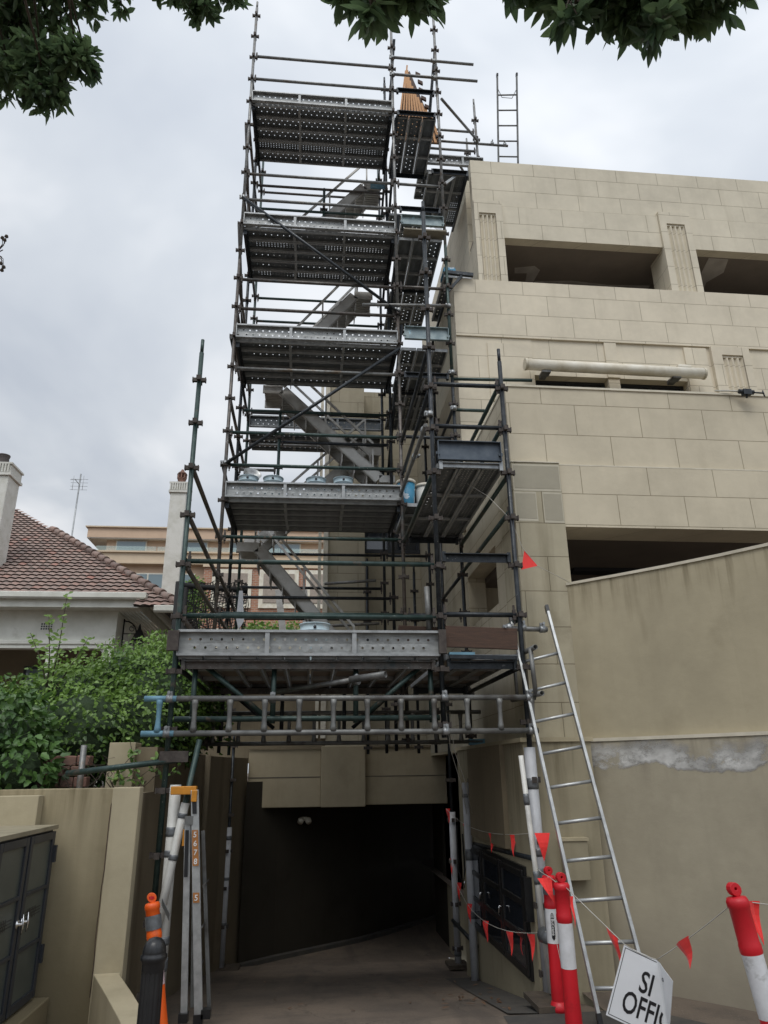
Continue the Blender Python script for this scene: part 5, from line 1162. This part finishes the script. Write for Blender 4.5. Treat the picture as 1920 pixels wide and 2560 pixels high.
# ================================================================ TIMBER SLATS at the top
t = thing('slatted_timber_stack', 'tapering stack of orange-brown timber battens leaning up at the top of the tower', 'timber stack', (1.7, 9.6, 12.36))
N_ = 11
for i in range(N_):
    f = i/(N_-1); xb = 1.34+.079*i; xt = 1.640+.014*i; top = (14.75, 14.95)[i] if i < 2 else 14.95-.185*(i-1)
    tt = (top-12.42)/(14.95-12.42); x2 = xb+(xt-xb)*tt
    MB().beam((xb, 9.65, 12.42), (x2, 9.65+.5*tt, top), .058-.03*tt, .024, (0, 1, .2)).build('batten', M['slat'], t)
MB().extr([(1.33, 9.67, 12.43), (2.14, 9.67, 12.43), (1.93, 9.86, 13.5), (1.70, 10.14, 14.8), (1.64, 10.12, 14.7)], (0, .02, 0)).build('groove_shade_sheet', M['timber'], t)  # dark sheet added behind the battens to paint shaded grooves between them
rg = random.Random(2)
for k in range(7): MB().obox((1.83+.030*k+rg.uniform(-.01, .02), 10.05-.05*k, 14.60-.27*k), (.05, .02, 0), (0, .02, 0), (0, .01, .05)).build('cross_block', M['timber'], t)

# ================================================================ LADDERS
def ladder(label, b0, b1, t0, t1, step, rail_w, rail_d, mat, skip=0, extra=None):
    """b0/b1 left and right feet, t0/t1 left and right tops"""
    b0, b1, t0, t1 = map(Vector, (b0, b1, t0, t1)); t = thing('ladder', label, 'ladder', tuple((b0+b1)/2), None)
    nrm = (t0-b0).cross(b1-b0).normalized()
    for a, b in ((b0, t0), (b1, t1)):
        mb = MB(); mb.beam(a, b, rail_w, rail_d, tuple(nrm)); d = (b-a).normalized(); s_ = (b1-b0).normalized()
        mb.build('rail', mat, t, .003)
        MB().beam(b-d*.03, b+d*.035, rail_w+.006, rail_d+.006, tuple(nrm)).build('end_cap', M['blackpaint'], t)
        MB().beam(a-d*.03, a+d*.05, rail_w+.008, rail_d+.01, tuple(nrm)).build('rubber_foot', M['blackpaint'], t)
    L_ = (t0-b0).length; n = int((L_-.15)/step)
    for k in range(n):
        q = (.2+step*k)/L_; MB().tube([b0.lerp(t0, q), b1.lerp(t1, q)], .015, 10).build('rung', mat, t)
    return t
ladder('long aluminium ladder leaning against the right side of the scaffold', (2.13, 5.88, .03), (2.52, 5.80, .03), (1.945, 6.74, 3.12), (2.305, 6.70, 3.22), .285, .026, .066, M['alu'])
rl = ladder('aluminium ladder standing up above the roof parapet against the sky', (3.55, 11.05, 11.85), (3.95, 11.05, 11.85), (3.52, 10.25, 15.02), (3.93, 10.25, 15.08), .33, .03, .045, M['aludull'])
mb = MB(); mb.tube([(3.535, 10.33, 14.75), (3.62, 10.38, 14.58), (3.83, 10.38, 14.58), (3.925, 10.33, 14.78)], .007, 6); mb.build('tie_bar', M['aludull'], rl)
# step ladder folded by the left wall
sl = thing('step_ladder', 'folded aluminium multi-step ladder with orange number stickers against the left pipe', 'step ladder', (-.85, 6.45, 0))
def rail2(a, b, wd, dp, m='alu', nm='rail'): MB().beam(a, b, wd, dp, (0, 1, 0)).build(nm, M[m], sl, .003)
rail2((-.885, 6.40, .06), (-.965, 6.42, 1.40), .050, .03); rail2((-.775, 6.38, .05), (-.925, 6.40, 1.62), .062, .03)
rail2((-.84, 6.55, .06), (-.93, 6.60, 1.35), .04, .03, 'aludull'); rail2((-.72, 6.55, .06), (-.86, 6.58, 1.3), .03, .03, 'aludull')
for x, z in ((-.885, .03), (-.775, .02), (-.72, .05)): MB().box(x-.035, x+.035, 6.35, 6.42, z-.02, z+.04).build('rubber_foot', M['blackpaint'], sl)
MB().box(-1.12, -.915, 6.40, 6.47, 1.585, 1.65).build('top_cap', M['yellow'], sl, .006); MB().box(-.945, -.90, 6.36, 6.45, 1.53, 1.62).build('top_cap', M['yellow'], sl, .006)
MB().box(-1.0, -.955, 6.43, 6.47, 1.20, 1.32).build('inner_bracket', M['yellow'], sl)
MB().box(-.985, -.92, 6.375, 6.382, 1.36, 1.425).build('gusset', M['aludull'], sl)
for z in (.35, .62, .92): MB().obox((-.80, 6.50, z), (.012, 0, .012), (0, .10, 0), (0, 0, .008)).build('tread', M['aludull'], sl)
def textmesh(s, size, mapf, name, mat, parent=None, ext=0, bold=0.0, align='LEFT', depth=.0012):
    cu = bpy.data.curves.new('t', 'FONT'); cu.body = s; cu.size = size; cu.offset = bold; cu.align_x = align; cu.extrude = depth; cu.resolution_u = 3
    ob = bpy.data.objects.new('t', cu); me = bpy.data.meshes.new_from_object(ob); bpy.data.objects.remove(ob)
    o0 = ORG.get(parent.name, Vector((0, 0, 0))) if parent else Vector((0, 0, 0))
    for v in me.vertices: v.co = Vector(mapf(v.co.x, v.co.y, v.co.z))-o0
    me.materials.clear(); me.materials.append(mat); me.name = name
    o = bpy.data.objects.new(name, me); col.objects.link(o)
    if parent: o.parent = parent; ORG[o.name] = o0
    return o
def onrail(z0):
    q = (z0-.05)/1.57; return -.775-.15*q
def sticker(za, zb_, digits):
    mb = MB(); xa, xb = onrail(za), onrail(zb_)
    mb.obox(((xa+xb)/2, 6.369, (za+zb_)/2), (.024, 0, 0), (0, .0015, 0), ((xb-xa)/2, 0, (zb_-za)/2)); p = mb.build('sticker', M['orangelab'], sl)
    n = len(digits)
    for i, d in enumerate(digits):
        zc = zb_-(zb_-za)*(i+.5)/n; xc = onrail(zc)
        textmesh(d, .058, lambda u, v, w_: (xc+u, 6.3655-w_, zc-.02+v), 'digit', M['whiteink'], p, align='CENTER', bold=.0008)
sticker(1.06, 1.32, '5678'); sticker(.80, .87, '5')
mb = MB(); mb.obox((-.915, 6.372, 1.50), (.017, 0, 0), (0, .0015, 0), (-.006, 0, .06)); mb.build('sticker', M['ink'], sl)
mb = MB(); mb.obox((-.952, 6.383, 1.15), (.014, 0, 0), (0, .002, 0), (-.008, 0, .17)); mb.build('sticker', M['ink'], sl)

# ================================================================ BOLLARDS
def bollard(label, base, axis, H, r, bands, col_, group=None, eye=True, logo=False):
    """plastic T-top bollard: bands = list of (z0,z1,mat)"""
    ax = Vector(axis).normalized(); t = thing('bollard', label, 'bollard', base, group); b = Vector(base)
    def P(z): return b+ax*z
    MB().lathe([(0, 0), (r*1.35, 0), (r*1.38, .03), (r*1.05, .07), (0, .08)], base, 28, tuple(ax)).build('foot', col_, t)
    MB().lathe([(r*1.0, .07), (r*1.05, .12), (r*.98, .30), (r*.94, H*.62), (r*.94, H*.69), (r*1.04, H*.70), (r*1.04, H*.73), (r*.98, H*.74), (r*.95, H*.88), (r*1.04, H*.885), (r*1.05, H*.91), (r*.9, H*.925), (r*.3, H*.93), (0, H*.93)], base, 28, tuple(ax)).build('post', col_, t)
    for z0, z1, m in bands: MB().lathe([(r*.955+.0015, z0), (r*.955+.0015, z1)], base, 28, tuple(ax)).build('reflective_band', m, t)
    if eye:
        mb = MB(); s_ = Vector((1, .2, 0)).normalized(); n_ = 14; c = P(H*.955); up_ = ax; th = s_.cross(up_).normalized()*.018
        out = [c+s_*r*.66*math.cos(a)+up_*(r*.62*math.sin(a)+.004) for a in [math.pi*2*k/n_ for k in range(n_)]]; inn = [c+up_*r*.12+s_*r*.16*math.cos(a)+up_*r*.14*math.sin(a) for a in [math.pi*2*k/n_ for k in range(n_)]]
        vs = [p-th for p in out]+[p-th for p in inn]+[p+th for p in out]+[p+th for p in inn]; fs = []
        for k in range(n_):
            j = (k+1) % n_; fs += [(k, j, n_+j, n_+k), (2*n_+j, 2*n_+k, 3*n_+k, 3*n_+j), (k, 2*n_+k, 2*n_+j, j), (n_+k, n_+j, 3*n_+j, 3*n_+k)]
        mb.add(vs, fs); mb.build('top_eye', col_, t, .003)
    return t
gp = 'red and white bollards holding the bunting'
b1 = bollard('rear red and white bollard taped to the right pipe, with a vertical black logo', (1.955, 6.25, 0), (.0, 0, 1), 1.01, .052, ((.46, .70, M['reflect']),), M['red'], gp)
mb = MB(); mb.lathe([(.054, .80), (.054, .85)], (1.955, 6.25, 0), 24); mb.build('tape_band', M['tape'], b1)
cb_ = (1.955, 6.25); rr_ = .0525
def onbol(u, v, w_):    # u up the post, v around it
    a = math.radians(-105)+v/rr_; return (cb_[0]+(rr_+w_)*math.cos(a), cb_[1]+(rr_+w_)*math.sin(a), u)
mb = MB(); N2 = 6
for zz0, zz1, w0, w1 in ((.485, .50, .002, .014), (.50, .66, .014, .014), (.66, .675, .014, .002)):
    vs = [onbol(zz0, w0*(2*k/N2-1), .0004) for k in range(N2+1)]+[onbol(zz1, w1*(2*k/N2-1), .0004) for k in range(N2+1)]
    mb.add(vs, [(k, k+1, N2+1+k+1, N2+1+k) for k in range(N2)])
lg = mb.build('logo', M['ink'], b1)
textmesh('Butlcane', .034, lambda u, v, w_: onbol(.635-u, v-.010, .0012+w_*.2), 'lettering', M['whiteink'], lg, bold=.0003)
textmesh('@', .03, lambda u, v, w_: onbol(.668-u, v-.008, .0012+w_*.2), 'emblem', M['whiteink'], lg)
b2 = bollard('front red and white bollard of the pair beside the leaning ladder', (1.845, 5.6, .0), (-.01, -.02, 1), 1.05, .055, ((.44, .72, M['reflect']),), M['red'], gp)
b3 = bollard('tilted red and white bollard at the right edge with a big flag', (2.48, 4.13, .0), (-.125, .03, 1), 1.17, .056, ((.52, .84, M['reflect']),), M['red'], gp)
b4 = bollard('orange bollard with pale band leaning behind the black street bollard', (-.925, 5.78, .0), (-.17, .02, 1), .98, .050, ((.40, .645, M['pinkband']), (.12, .2, M['reflect'])), M['orange'])
mb = MB(); ax = Vector((-.17, .02, 1)).normalized(); mb.lathe([(.054, .74), (.056, .78), (.054, .83)], (-.925, 5.78, 0), 24, tuple(ax)); mb.beam((-.95, 5.80, .80), (-1.13, 6.48, .80), .004, .045); mb.build('tape_band', M['tape'], b4)
mb = MB()
for k in range(3): mb.tube([Vector((-.925, 5.78, 0))+ax*(.935+.006*k)+Vector((.024*math.cos(a), .024*math.sin(a), 0)) for a in [j*.6 for j in range(12)]], .003, 5)
mb.build('red_tie', M['red'], b4)
bk = thing('street_bollard', 'black fluted cast street bollard with domed cap in the lower left', 'bollard', (-.83, 4.35, 0))
mb = MB(); n = 96; prof = [(.0, .080), (.10, .075), (.14, .060), (.80, .055)]
rows = []
for z, r in prof: rows.append([(-.775+(r*(1-.07*max(0, math.cos(12*2*math.pi*k/n))))*math.cos(2*math.pi*k/n), 4.35+(r*(1-.07*max(0, math.cos(12*2*math.pi*k/n))))*math.sin(2*math.pi*k/n), z) for k in range(n)])
vs = sum(rows, []); mb.add(vs, [(i*n+k, i*n+(k+1) % n, (i+1)*n+(k+1) % n, (i+1)*n+k) for i in range(3) for k in range(n)], True); mb.build('fluted_shaft', M['blackpaint'], bk)
MB().lathe([(.054, .79), (.057, .80), (.057, .83), (.062, .84), (.067, .85), (.067, .866), (.059, .873), (.060, .88), (.059, .887), (.056, .905), (.047, .925), (.031, .941), (.012, .947), (0, .948)], (-.775, 4.35, 0), 36).build('domed_cap', M['blackpaint'], bk)

# ================================================================ SITE OFFICE SIGN AND BUNTING
sg = thing('site_sign', 'bent white SITE OFFICE sign hanging from the bunting cord between the red bollards', 'sign', (2.1, 5.0, .5))
TL = Vector((2.02, 5.0, .69)); wv = Vector((.905, -.02, -.405)).normalized(); hv = Vector((-.43, 0, -.905)); hv = (hv-wv*hv.dot(wv)).normalized()
nv = wv.cross(hv).normalized();  nv = nv if nv.y < 0 else -nv
def ufold(v): return .222+.45*v          # the crease hangs plumb while the sheet hangs skewed
fdir = Vector((.04, -.91, -.40)).normalized(); n2 = fdir.cross(hv).normalized(); n2 = n2 if n2.x < 0 else -n2
def sgp(u, v, w_=0):       # u right, v down, w proud of the face
    uf = ufold(v)
    if u <= uf: return TL+wv*u+nv*w_+hv*v
    q = min(1, (u-uf)/.05); m_ = (wv*(1-q)*.6+fdir*(.4+.6*q)).normalized()
    return TL+wv*uf+m_*(u-uf)+(nv*(1-q)+n2*q).normalized()*w_+hv*v
def plate(u0, u1, v0, v1, w0, w1, mat, nm, k=24):
    mb = MB(); nv_ = 10 if v1-v0 > .1 else 1; cols = []
    for j in range(nv_+1):
        v = v0+(v1-v0)*j/nv_; uf = ufold(v); us = [u0+(min(uf, u1)-u0)*i/8 for i in range(9)]+[min(uf, u1)+(u1-min(uf, u1))*i/8 for i in range(1, 9)] if u1 > .3 else [u0+(u1-u0)*i/16 for i in range(17)]
        cols.append(us)
    g0 = [[sgp(u, v0+(v1-v0)*j/nv_, w0) for u in us] for j, us in enumerate(cols)]; g1 = [[sgp(u, v0+(v1-v0)*j/nv_, w1) for u in us] for j, us in enumerate(cols)]
    for g in (g0, g1):
        vs = sum(g, []); mb.add(vs, [(a*17+b, a*17+b+1, (a+1)*17+b+1, (a+1)*17+b) for a in range(nv_) for b in range(16)])
    for ra, rb in ((g0[0], g1[0]), (g0[-1], g1[-1]), ([r[0] for r in g0], [r[0] for r in g1]), ([r[-1] for r in g0], [r[-1] for r in g1])):
        n = len(ra); mb.add(ra+rb, [(i, i+1, n+i+1, n+i) for i in range(n-1)])
    return mb.build(nm, mat, sg)
plate(0, .405, 0, .405, -.004, 0, M['signw'], 'panel')
plate(.010, .222, .010, .014, .0003, .0008, M['ink'], 'border'); plate(.010, .39, .391, .395, .0003, .0008, M['ink'], 'border')
plate(.010, .014, .0142, .3908, .0003, .0008, M['ink'], 'border')
def cut(o, keep):
    import bmesh
    bm = bmesh.new(); bm.from_mesh(o.data); dead = [v for v in bm.verts if not keep(v.co+ORG.get(o.name, Vector()))]
    bmesh.ops.delete(bm, geom=dead, context='VERTS'); bm.to_mesh(o.data); bm.free()
xf = (TL+wv*.222).x-.004
o = textmesh('SIT', .170, lambda u, v, w_: tuple(TL+wv*(.148+u*.76)+hv*(.205-v)+nv*(.0016+w_*.3)), 'lettering', M['ink'], sg, bold=.0022); cut(o, lambda c: c.x < xf)
o = textmesh('OFFIC', .170, lambda u, v, w_: tuple(TL+wv*(.072+u*.70)+hv*(.345-v)+nv*(.0016+w_*.3)), 'lettering', M['ink'], sg, bold=.0022); cut(o, lambda c: c.x < xf+.004)
MB().lathe([(.006, 0), (.011, 0), (.011, .003), (.006, .003)], tuple(sgp(.30, .07, .001)), 14, (-1, -.1, 0)).build('eyelet', M['tape'], sg)
def flagat(mb_parent, p, side, w_, h, seed, tw_=0.0):
    rg = random.Random(seed); p = Vector(p); s_ = Vector(side).normalized(); mb = MB(); n_ = s_.cross(Vector((0, 0, 1))).normalized()
    rows = 7; vs = []; fs = []
    for i in range(rows):
        t = i/(rows-1); ww = w_*(1-t)
        c = p+s_*w_*.5+Vector((0, 0, -h*t))+s_*tw_*t*h
        bw = n_*(.012*math.sin(t*5+seed))
        for k in range(4):
            a = k/3-.5; vs.append(c+s_*ww*a+bw+n_*(.008*math.sin(a*6+seed)*(1-t)))
    for i in range(rows-1):
        for k in range(3): fs.append((i*4+k, i*4+k+1, (i+1)*4+k+1, (i+1)*4+k))
    mb.add(vs+[Vector(v)+n_*.0012 for v in vs], fs+[tuple(len(vs)+q for q in f)[::-1] for f in fs]); return mb.build('flag', M['flag'], mb_parent)
def cordline(parent, pts, r=.0028, sag=0): MB().tube(pts, r, 6).build('cord', M['cord'], parent)
def sagline(a, b, sag, n=12):
    a, b = Vector(a), Vector(b); return [a.lerp(b, i/n)-Vector((0, 0, sag*4*(i/n)*(1-i/n))) for i in range(n+1)]
T2 = (1.84, 5.57, .965); T3 = (2.345, 4.16, 1.06); SA = tuple(sgp(.0, -.004)); SB = tuple(sgp(.220, -.004))
bn = thing('bunting', 'cord with red flags from the bollard pair past the sign to the tilted bollard', 'bunting', T2, 'strings of red safety bunting')
cordline(bn, [T2, SA]); cordline(bn, sagline(SA, SB, .01)); cordline(bn, sagline(SB, T3, .012)); cordline(bn, sagline(T3, (3.1, 4.0, 1.02), .02))
a, b = Vector(T2), Vector(SA); d = b-a
flagat(bn, a+d*.74-Vector((0, 0, .0)), (.3, -.6, -.35), .10, .17, 1, .25)
a, b = Vector(SB), Vector(T3); d = b-a
flagat(bn, a+d*.28, d, .15, .165, 2, .30); flagat(bn, Vector(T3)+Vector((.02, -.02, 0)), (1, 0, -.06), .10, .21, 3, .12)
flagat(bn, Vector(T2)+Vector((.03, -.03, -.08)), (.5, .3, 0), .05, .20, 4)
bn2 = thing('bunting', 'white cord with a flag tied between the wrapped pipe and the bollard pair', 'bunting', (1.88, 6.1, .93), 'strings of red safety bunting')
cordline(bn2, sagline((1.93, 6.44, .955), (1.92, 6.1, .94), .004)); cordline(bn2, [(1.92, 6.12, .94), (1.83, 5.62, .955)])
flagat(bn2, (1.84, 6.18, .925), (1, -.3, 0), .11, .17, 5, .35)
cordline(bn2, [(1.97, 6.18, .56), (1.93, 6.12, .52), (1.95, 6.1, .35), (1.97, 6.15, .22)], .002)
bn3 = thing('bunting', 'drooping string of red flags from the rear sleeve to the taped bollard', 'bunting', (1.95, 7.8, .5), 'strings of red safety bunting')
pA, pB = Vector((XR-.06, Y2+.2, .62)), Vector((1.93, 6.2, .55)); ln_ = sagline(pA, pB, .28, 16)
ln_ = [p-Vector((.13*math.sin(math.pi*i/16), 0, 0)) for i, p in enumerate(ln_)]; cordline(bn3, ln_)
for i, k in enumerate((0, 3, 6, 9, 12, 14)): flagat(bn3, ln_[k], (.55, -.6, 0), .075, .20, 10+i)
bn4 = thing('bunting', 'upper string of red flags running along the cabinet wall to the front pipe', 'bunting', (1.95, 7.8, 1.3), 'strings of red safety bunting')
pA, pB = Vector((XR-.10, Y2+.1, 1.25)), Vector((1.95, 6.48, 1.235)); ln_ = sagline(pA, pB, .12, 16); ln_ = [p-Vector((.05*math.sin(math.pi*i/16), 0, 0)) for i, p in enumerate(ln_)]
cordline(bn4, ln_)
for i, k in enumerate((0, 5, 10, 13)): flagat(bn4, ln_[k], (.5, -.7, 0), .08, .19, 20+i)
flagat(bn4, (1.92, 6.43, 1.235), (1, -.1, 0), .13, .22, 31)
bn5 = thing('bunting', 'thin cord with one tilted red flag hanging beside the corner pillar', 'bunting', (2.1, 6.6, 3.9), 'strings of red safety bunting')
cordline(bn5, [(1.62, 6.9, 4.62), (1.80, 6.75, 4.42), (1.99, 6.62, 4.12), (2.08, 6.62, 3.83), (2.25, 6.70, 3.66), (2.62, 6.86, 3.54)])
mb = MB(); mb.extr([(2.105, 6.64, 3.80), (2.245, 6.69, 3.66), (2.055, 6.63, 3.60)], (0, .0015, 0)); mb.build('flag', M['flag'], bn5)

# ================================================================ CABINETS
rc = thing('black_cabinet', 'black glazed meter cupboard set in the right driveway wall behind the pipes', 'cabinet', (1.9, 8, .05))
ya, yb_ = 6.86, 9.30
mb = MB(); mb.box(1.925, 1.949, ya, yb_, .05, .93); mb.build('carcass', M['blackpaint'], rc)
nd = 3; wd_ = (yb_-ya)/nd
for i in range(nd):
    y0_ = ya+wd_*i+.015; y1_ = ya+wd_*(i+1)-.015; f = MB()
    f.box(1.905, 1.924, y0_, y0_+.06, .08, .90); f.box(1.905, 1.924, y1_-.06, y1_, .08, .90)
    for z in (.08, .345, .61, .84): f.box(1.905, 1.924, y0_+.061, y1_-.061, z, z+.05)
    dr = f.build('door', M['blackpaint'], rc, .003); MB().box(1.916, 1.922, y0_+.06, y1_-.06, .1, .88).build('pane', M['glass'], dr)
    MB().tube([(1.905, y1_-.03, .50), (1.87, y1_-.03, .50), (1.865, y1_-.03, .44)], .008, 8).build('handle', M['chrome'], dr)
MB().box(1.88, 1.949, 6.72, 6.80, .52, .86).build('side_box', M['blackpaint'], rc)
lc = thing('grey_cabinet', 'dark grey glazed meter cupboard with chrome handles at the lower left edge', 'cabinet', (-2.2, 5.7, .2))
mb = MB(); mb.box(-2.7, -1.975, 4.6, 6.30, .22, 1.355); mb.build('carcass', M['charcoal'], lc)
mb = MB(); mb.box(-2.75, -1.94, 4.55, 6.31, 1.356, 1.385); mb.build('top_slab', M['plain'], lc)
for i, (y0_, y1_) in enumerate(((5.22, 5.74), (5.77, 6.29))):
    f = MB(); f.box(-1.974, -1.945, y0_, y0_+.055, .24, 1.34); f.box(-1.974, -1.945, y1_-.055, y1_, .24, 1.34)
    for z in (.24, .60, .95, 1.285): f.box(-1.974, -1.945, y0_+.056, y1_-.056, z, z+(.055 if z in (.24, 1.285) else .025))
    dr = f.build('door', M['charcoal'], lc, .004); MB().box(-1.968, -1.960, y0_+.05, y1_-.05, .26, 1.32).build('pane', M['frost'], dr)
    yy = y1_-.03 if i == 0 else y0_+.03
    hh = MB(); hh.lathe([(0, 0), (.03, 0), (.03, .006), (.012, .01), (.010, .035), (0, .035)], (-1.945, yy, .80), 16, (1, 0, 0)); hh.tube([(-1.91, yy, .86), (-1.905, yy, .80), (-1.91, yy, .74)], [.004, .009, .004], 8); hh.build('handle', M['chrome'], dr)
    m2 = MB()
    for k in range(3): m2.box(-1.9595, -1.959, y0_+.12, y1_-.10, .80+.02*k, .806+.02*k)
    for k in range(6): m2.box(-1.9594, -1.9589, y0_+.16+.03*k, y0_+.17+.03*k, .79, .86)
    m2.build('etched_mark', M['ink'], dr)
for z in (.45, 1.12): MB().box(-1.96, -1.925, 6.275, 6.303, z, z+.12).build('hinge', M['charcoal'], lc)
MB().box(-2.7, -1.86, 4.5, 6.36, 0, .215).build('plinth', M['low'], lc, .01)
# tunnel light and hanging wires, netting roll
tl = thing('tunnel_light', 'small twin flood light on the dark tunnel wall', 'light fitting', (-.05, 13.5, .9))
mb = MB(); mb.obox((-.05, 13.5, .98), (.05, 0, 0), (0, .04, 0), (0, 0, .03)); mb.lathe([(0, 0), (.05, .01), (.055, .07), (.03, .1), (0, .1)], (-.12, 13.4, .93), 12, (.2, .8, .5)); mb.lathe([(0, 0), (.05, .01), (.055, .07), (.03, .1), (0, .1)], (.03, 13.4, .93), 12, (-.2, .8, .5)); mb.build('lamp_head', M['cream'], tl)
for i, (xa, xb) in enumerate(((1.50, 1.80), (1.54, 1.86))):
    tag(MB().tube([(xa, 8.0, 2.35), (xa+.03, 8.0, 1.95), ((xa+xb)/2, 8.1, 1.6), (xb, 8.6, 1.28)], .004, 5).build('hanging_wire', M['cord']), ('thin pale wire hanging from the lowest deck down to the rear sleeve', 'second thin pale wire hanging just right of the first one')[i], 'wire', 'wires hanging from the lowest deck')
tag(MB().tube([(1.87, 9.6, 1.1), (1.86, 9.55, .6), (1.90, 9.5, .42), (1.93, 9.5, .6), (1.92, 9.5, 1.0)], .010, 6).build('black_hose', M['netblack']), 'black cable loop hanging between the two rear sleeved pipes', 'cable')
nr = thing('netting_screen', 'black mesh netting bundled around posts behind the left end of the lowest deck', 'netting', (-1.8, 12.5, 3))
mb = MB(); rg = random.Random(17)
x0n, x1n, z0n, z1n, yn = -2.35, -1.15, 3.3, 4.95, 12.6
for i in range(40):
    x = x0n+(x1n-x0n)*i/39; mb.tube([(x+.03*math.sin(z*7+i), yn+.03*math.sin(i*1.7+z*3), z) for z in [z0n+(z1n-z0n)*k/8 for k in range(9)]], .0075, 4, False)
for k in range(44):
    z = z0n+(z1n-z0n)*k/43; mb.tube([(x, yn+.03*math.sin(x*30), z+.03*math.sin(x*17+k)) for x in [x0n+(x1n-x0n)*i/14 for i in range(15)]], .0075, 4, False)
mb.build('mesh', M['netblack'], nr)
mb = MB(); mb.tube([(x0n, yn, z0n-1.6), (x0n, yn, z1n)], .07, 8); mb.tube([(x0n+.12, yn, z0n-1.6), (x0n+.12, yn, z1n-.1)], .045, 8); mb.tube([(x0n, yn, z1n-.05), (x1n, yn, z1n-.15)], .05, 8); mb.build('post', M['netblack'], nr)
# leaning boards behind stair
for i, (xa, xb) in enumerate(((-.62, -.40), (-.15, -.02))):
    tag(MB().beam((xa, 12.9, 4.9), (xb, 12.5, 3.4), .12, .03, (0, 1, 0)).build('leaning_board', M['stairalu']), ('wide grey board leaning behind the lowest deck, left of the other', 'narrower brown-grey board leaning behind the lowest stair')[i], 'board')
# cloth scraps hanging on rails
tag(MB().extr([(-1.02, 9.9, 4.15), (-.97, 9.9, 4.15), (-.93, 9.9, 3.72), (-1.0, 9.9, 3.6), (-1.04, 9.9, 3.75)], (0, .01, 0)).build('hanging_rag', M['pvcgrey']), 'pale rag hanging from a rail behind the left end of the lowest deck', 'rag')
# fallen leaves on the driveway, individually scattered
rg = random.Random(55)
for i in range(46):
    if i < 30: x, y = rg.uniform(1.2, 1.85), rg.uniform(6.3, 9.3)
    else: x, y = rg.uniform(-1.2, 1.3), rg.uniform(6.3, 10.5)
    mb = MB(); tn = []; a = rg.uniform(0, 6.3)
    leaf_geo(mb, tn, Vector((x, y, gz(y)+.012)), Vector((math.cos(a), math.sin(a), .15)), Vector((0, 0, 1)), rg.uniform(.05, .085), rg.uniform(.018, .03), rg.random())
    o = mb.build('fallen_leaf', M['leafdry']); setcol(o, tn)
    tag(o, ('dry brown leaf lying on the dark strip beside the right driveway wall' if i < 30 else 'dry brown leaf lying out on the open driveway concrete'), 'leaf', ('leaves by the right driveway wall' if i < 30 else 'leaves on the open driveway'))
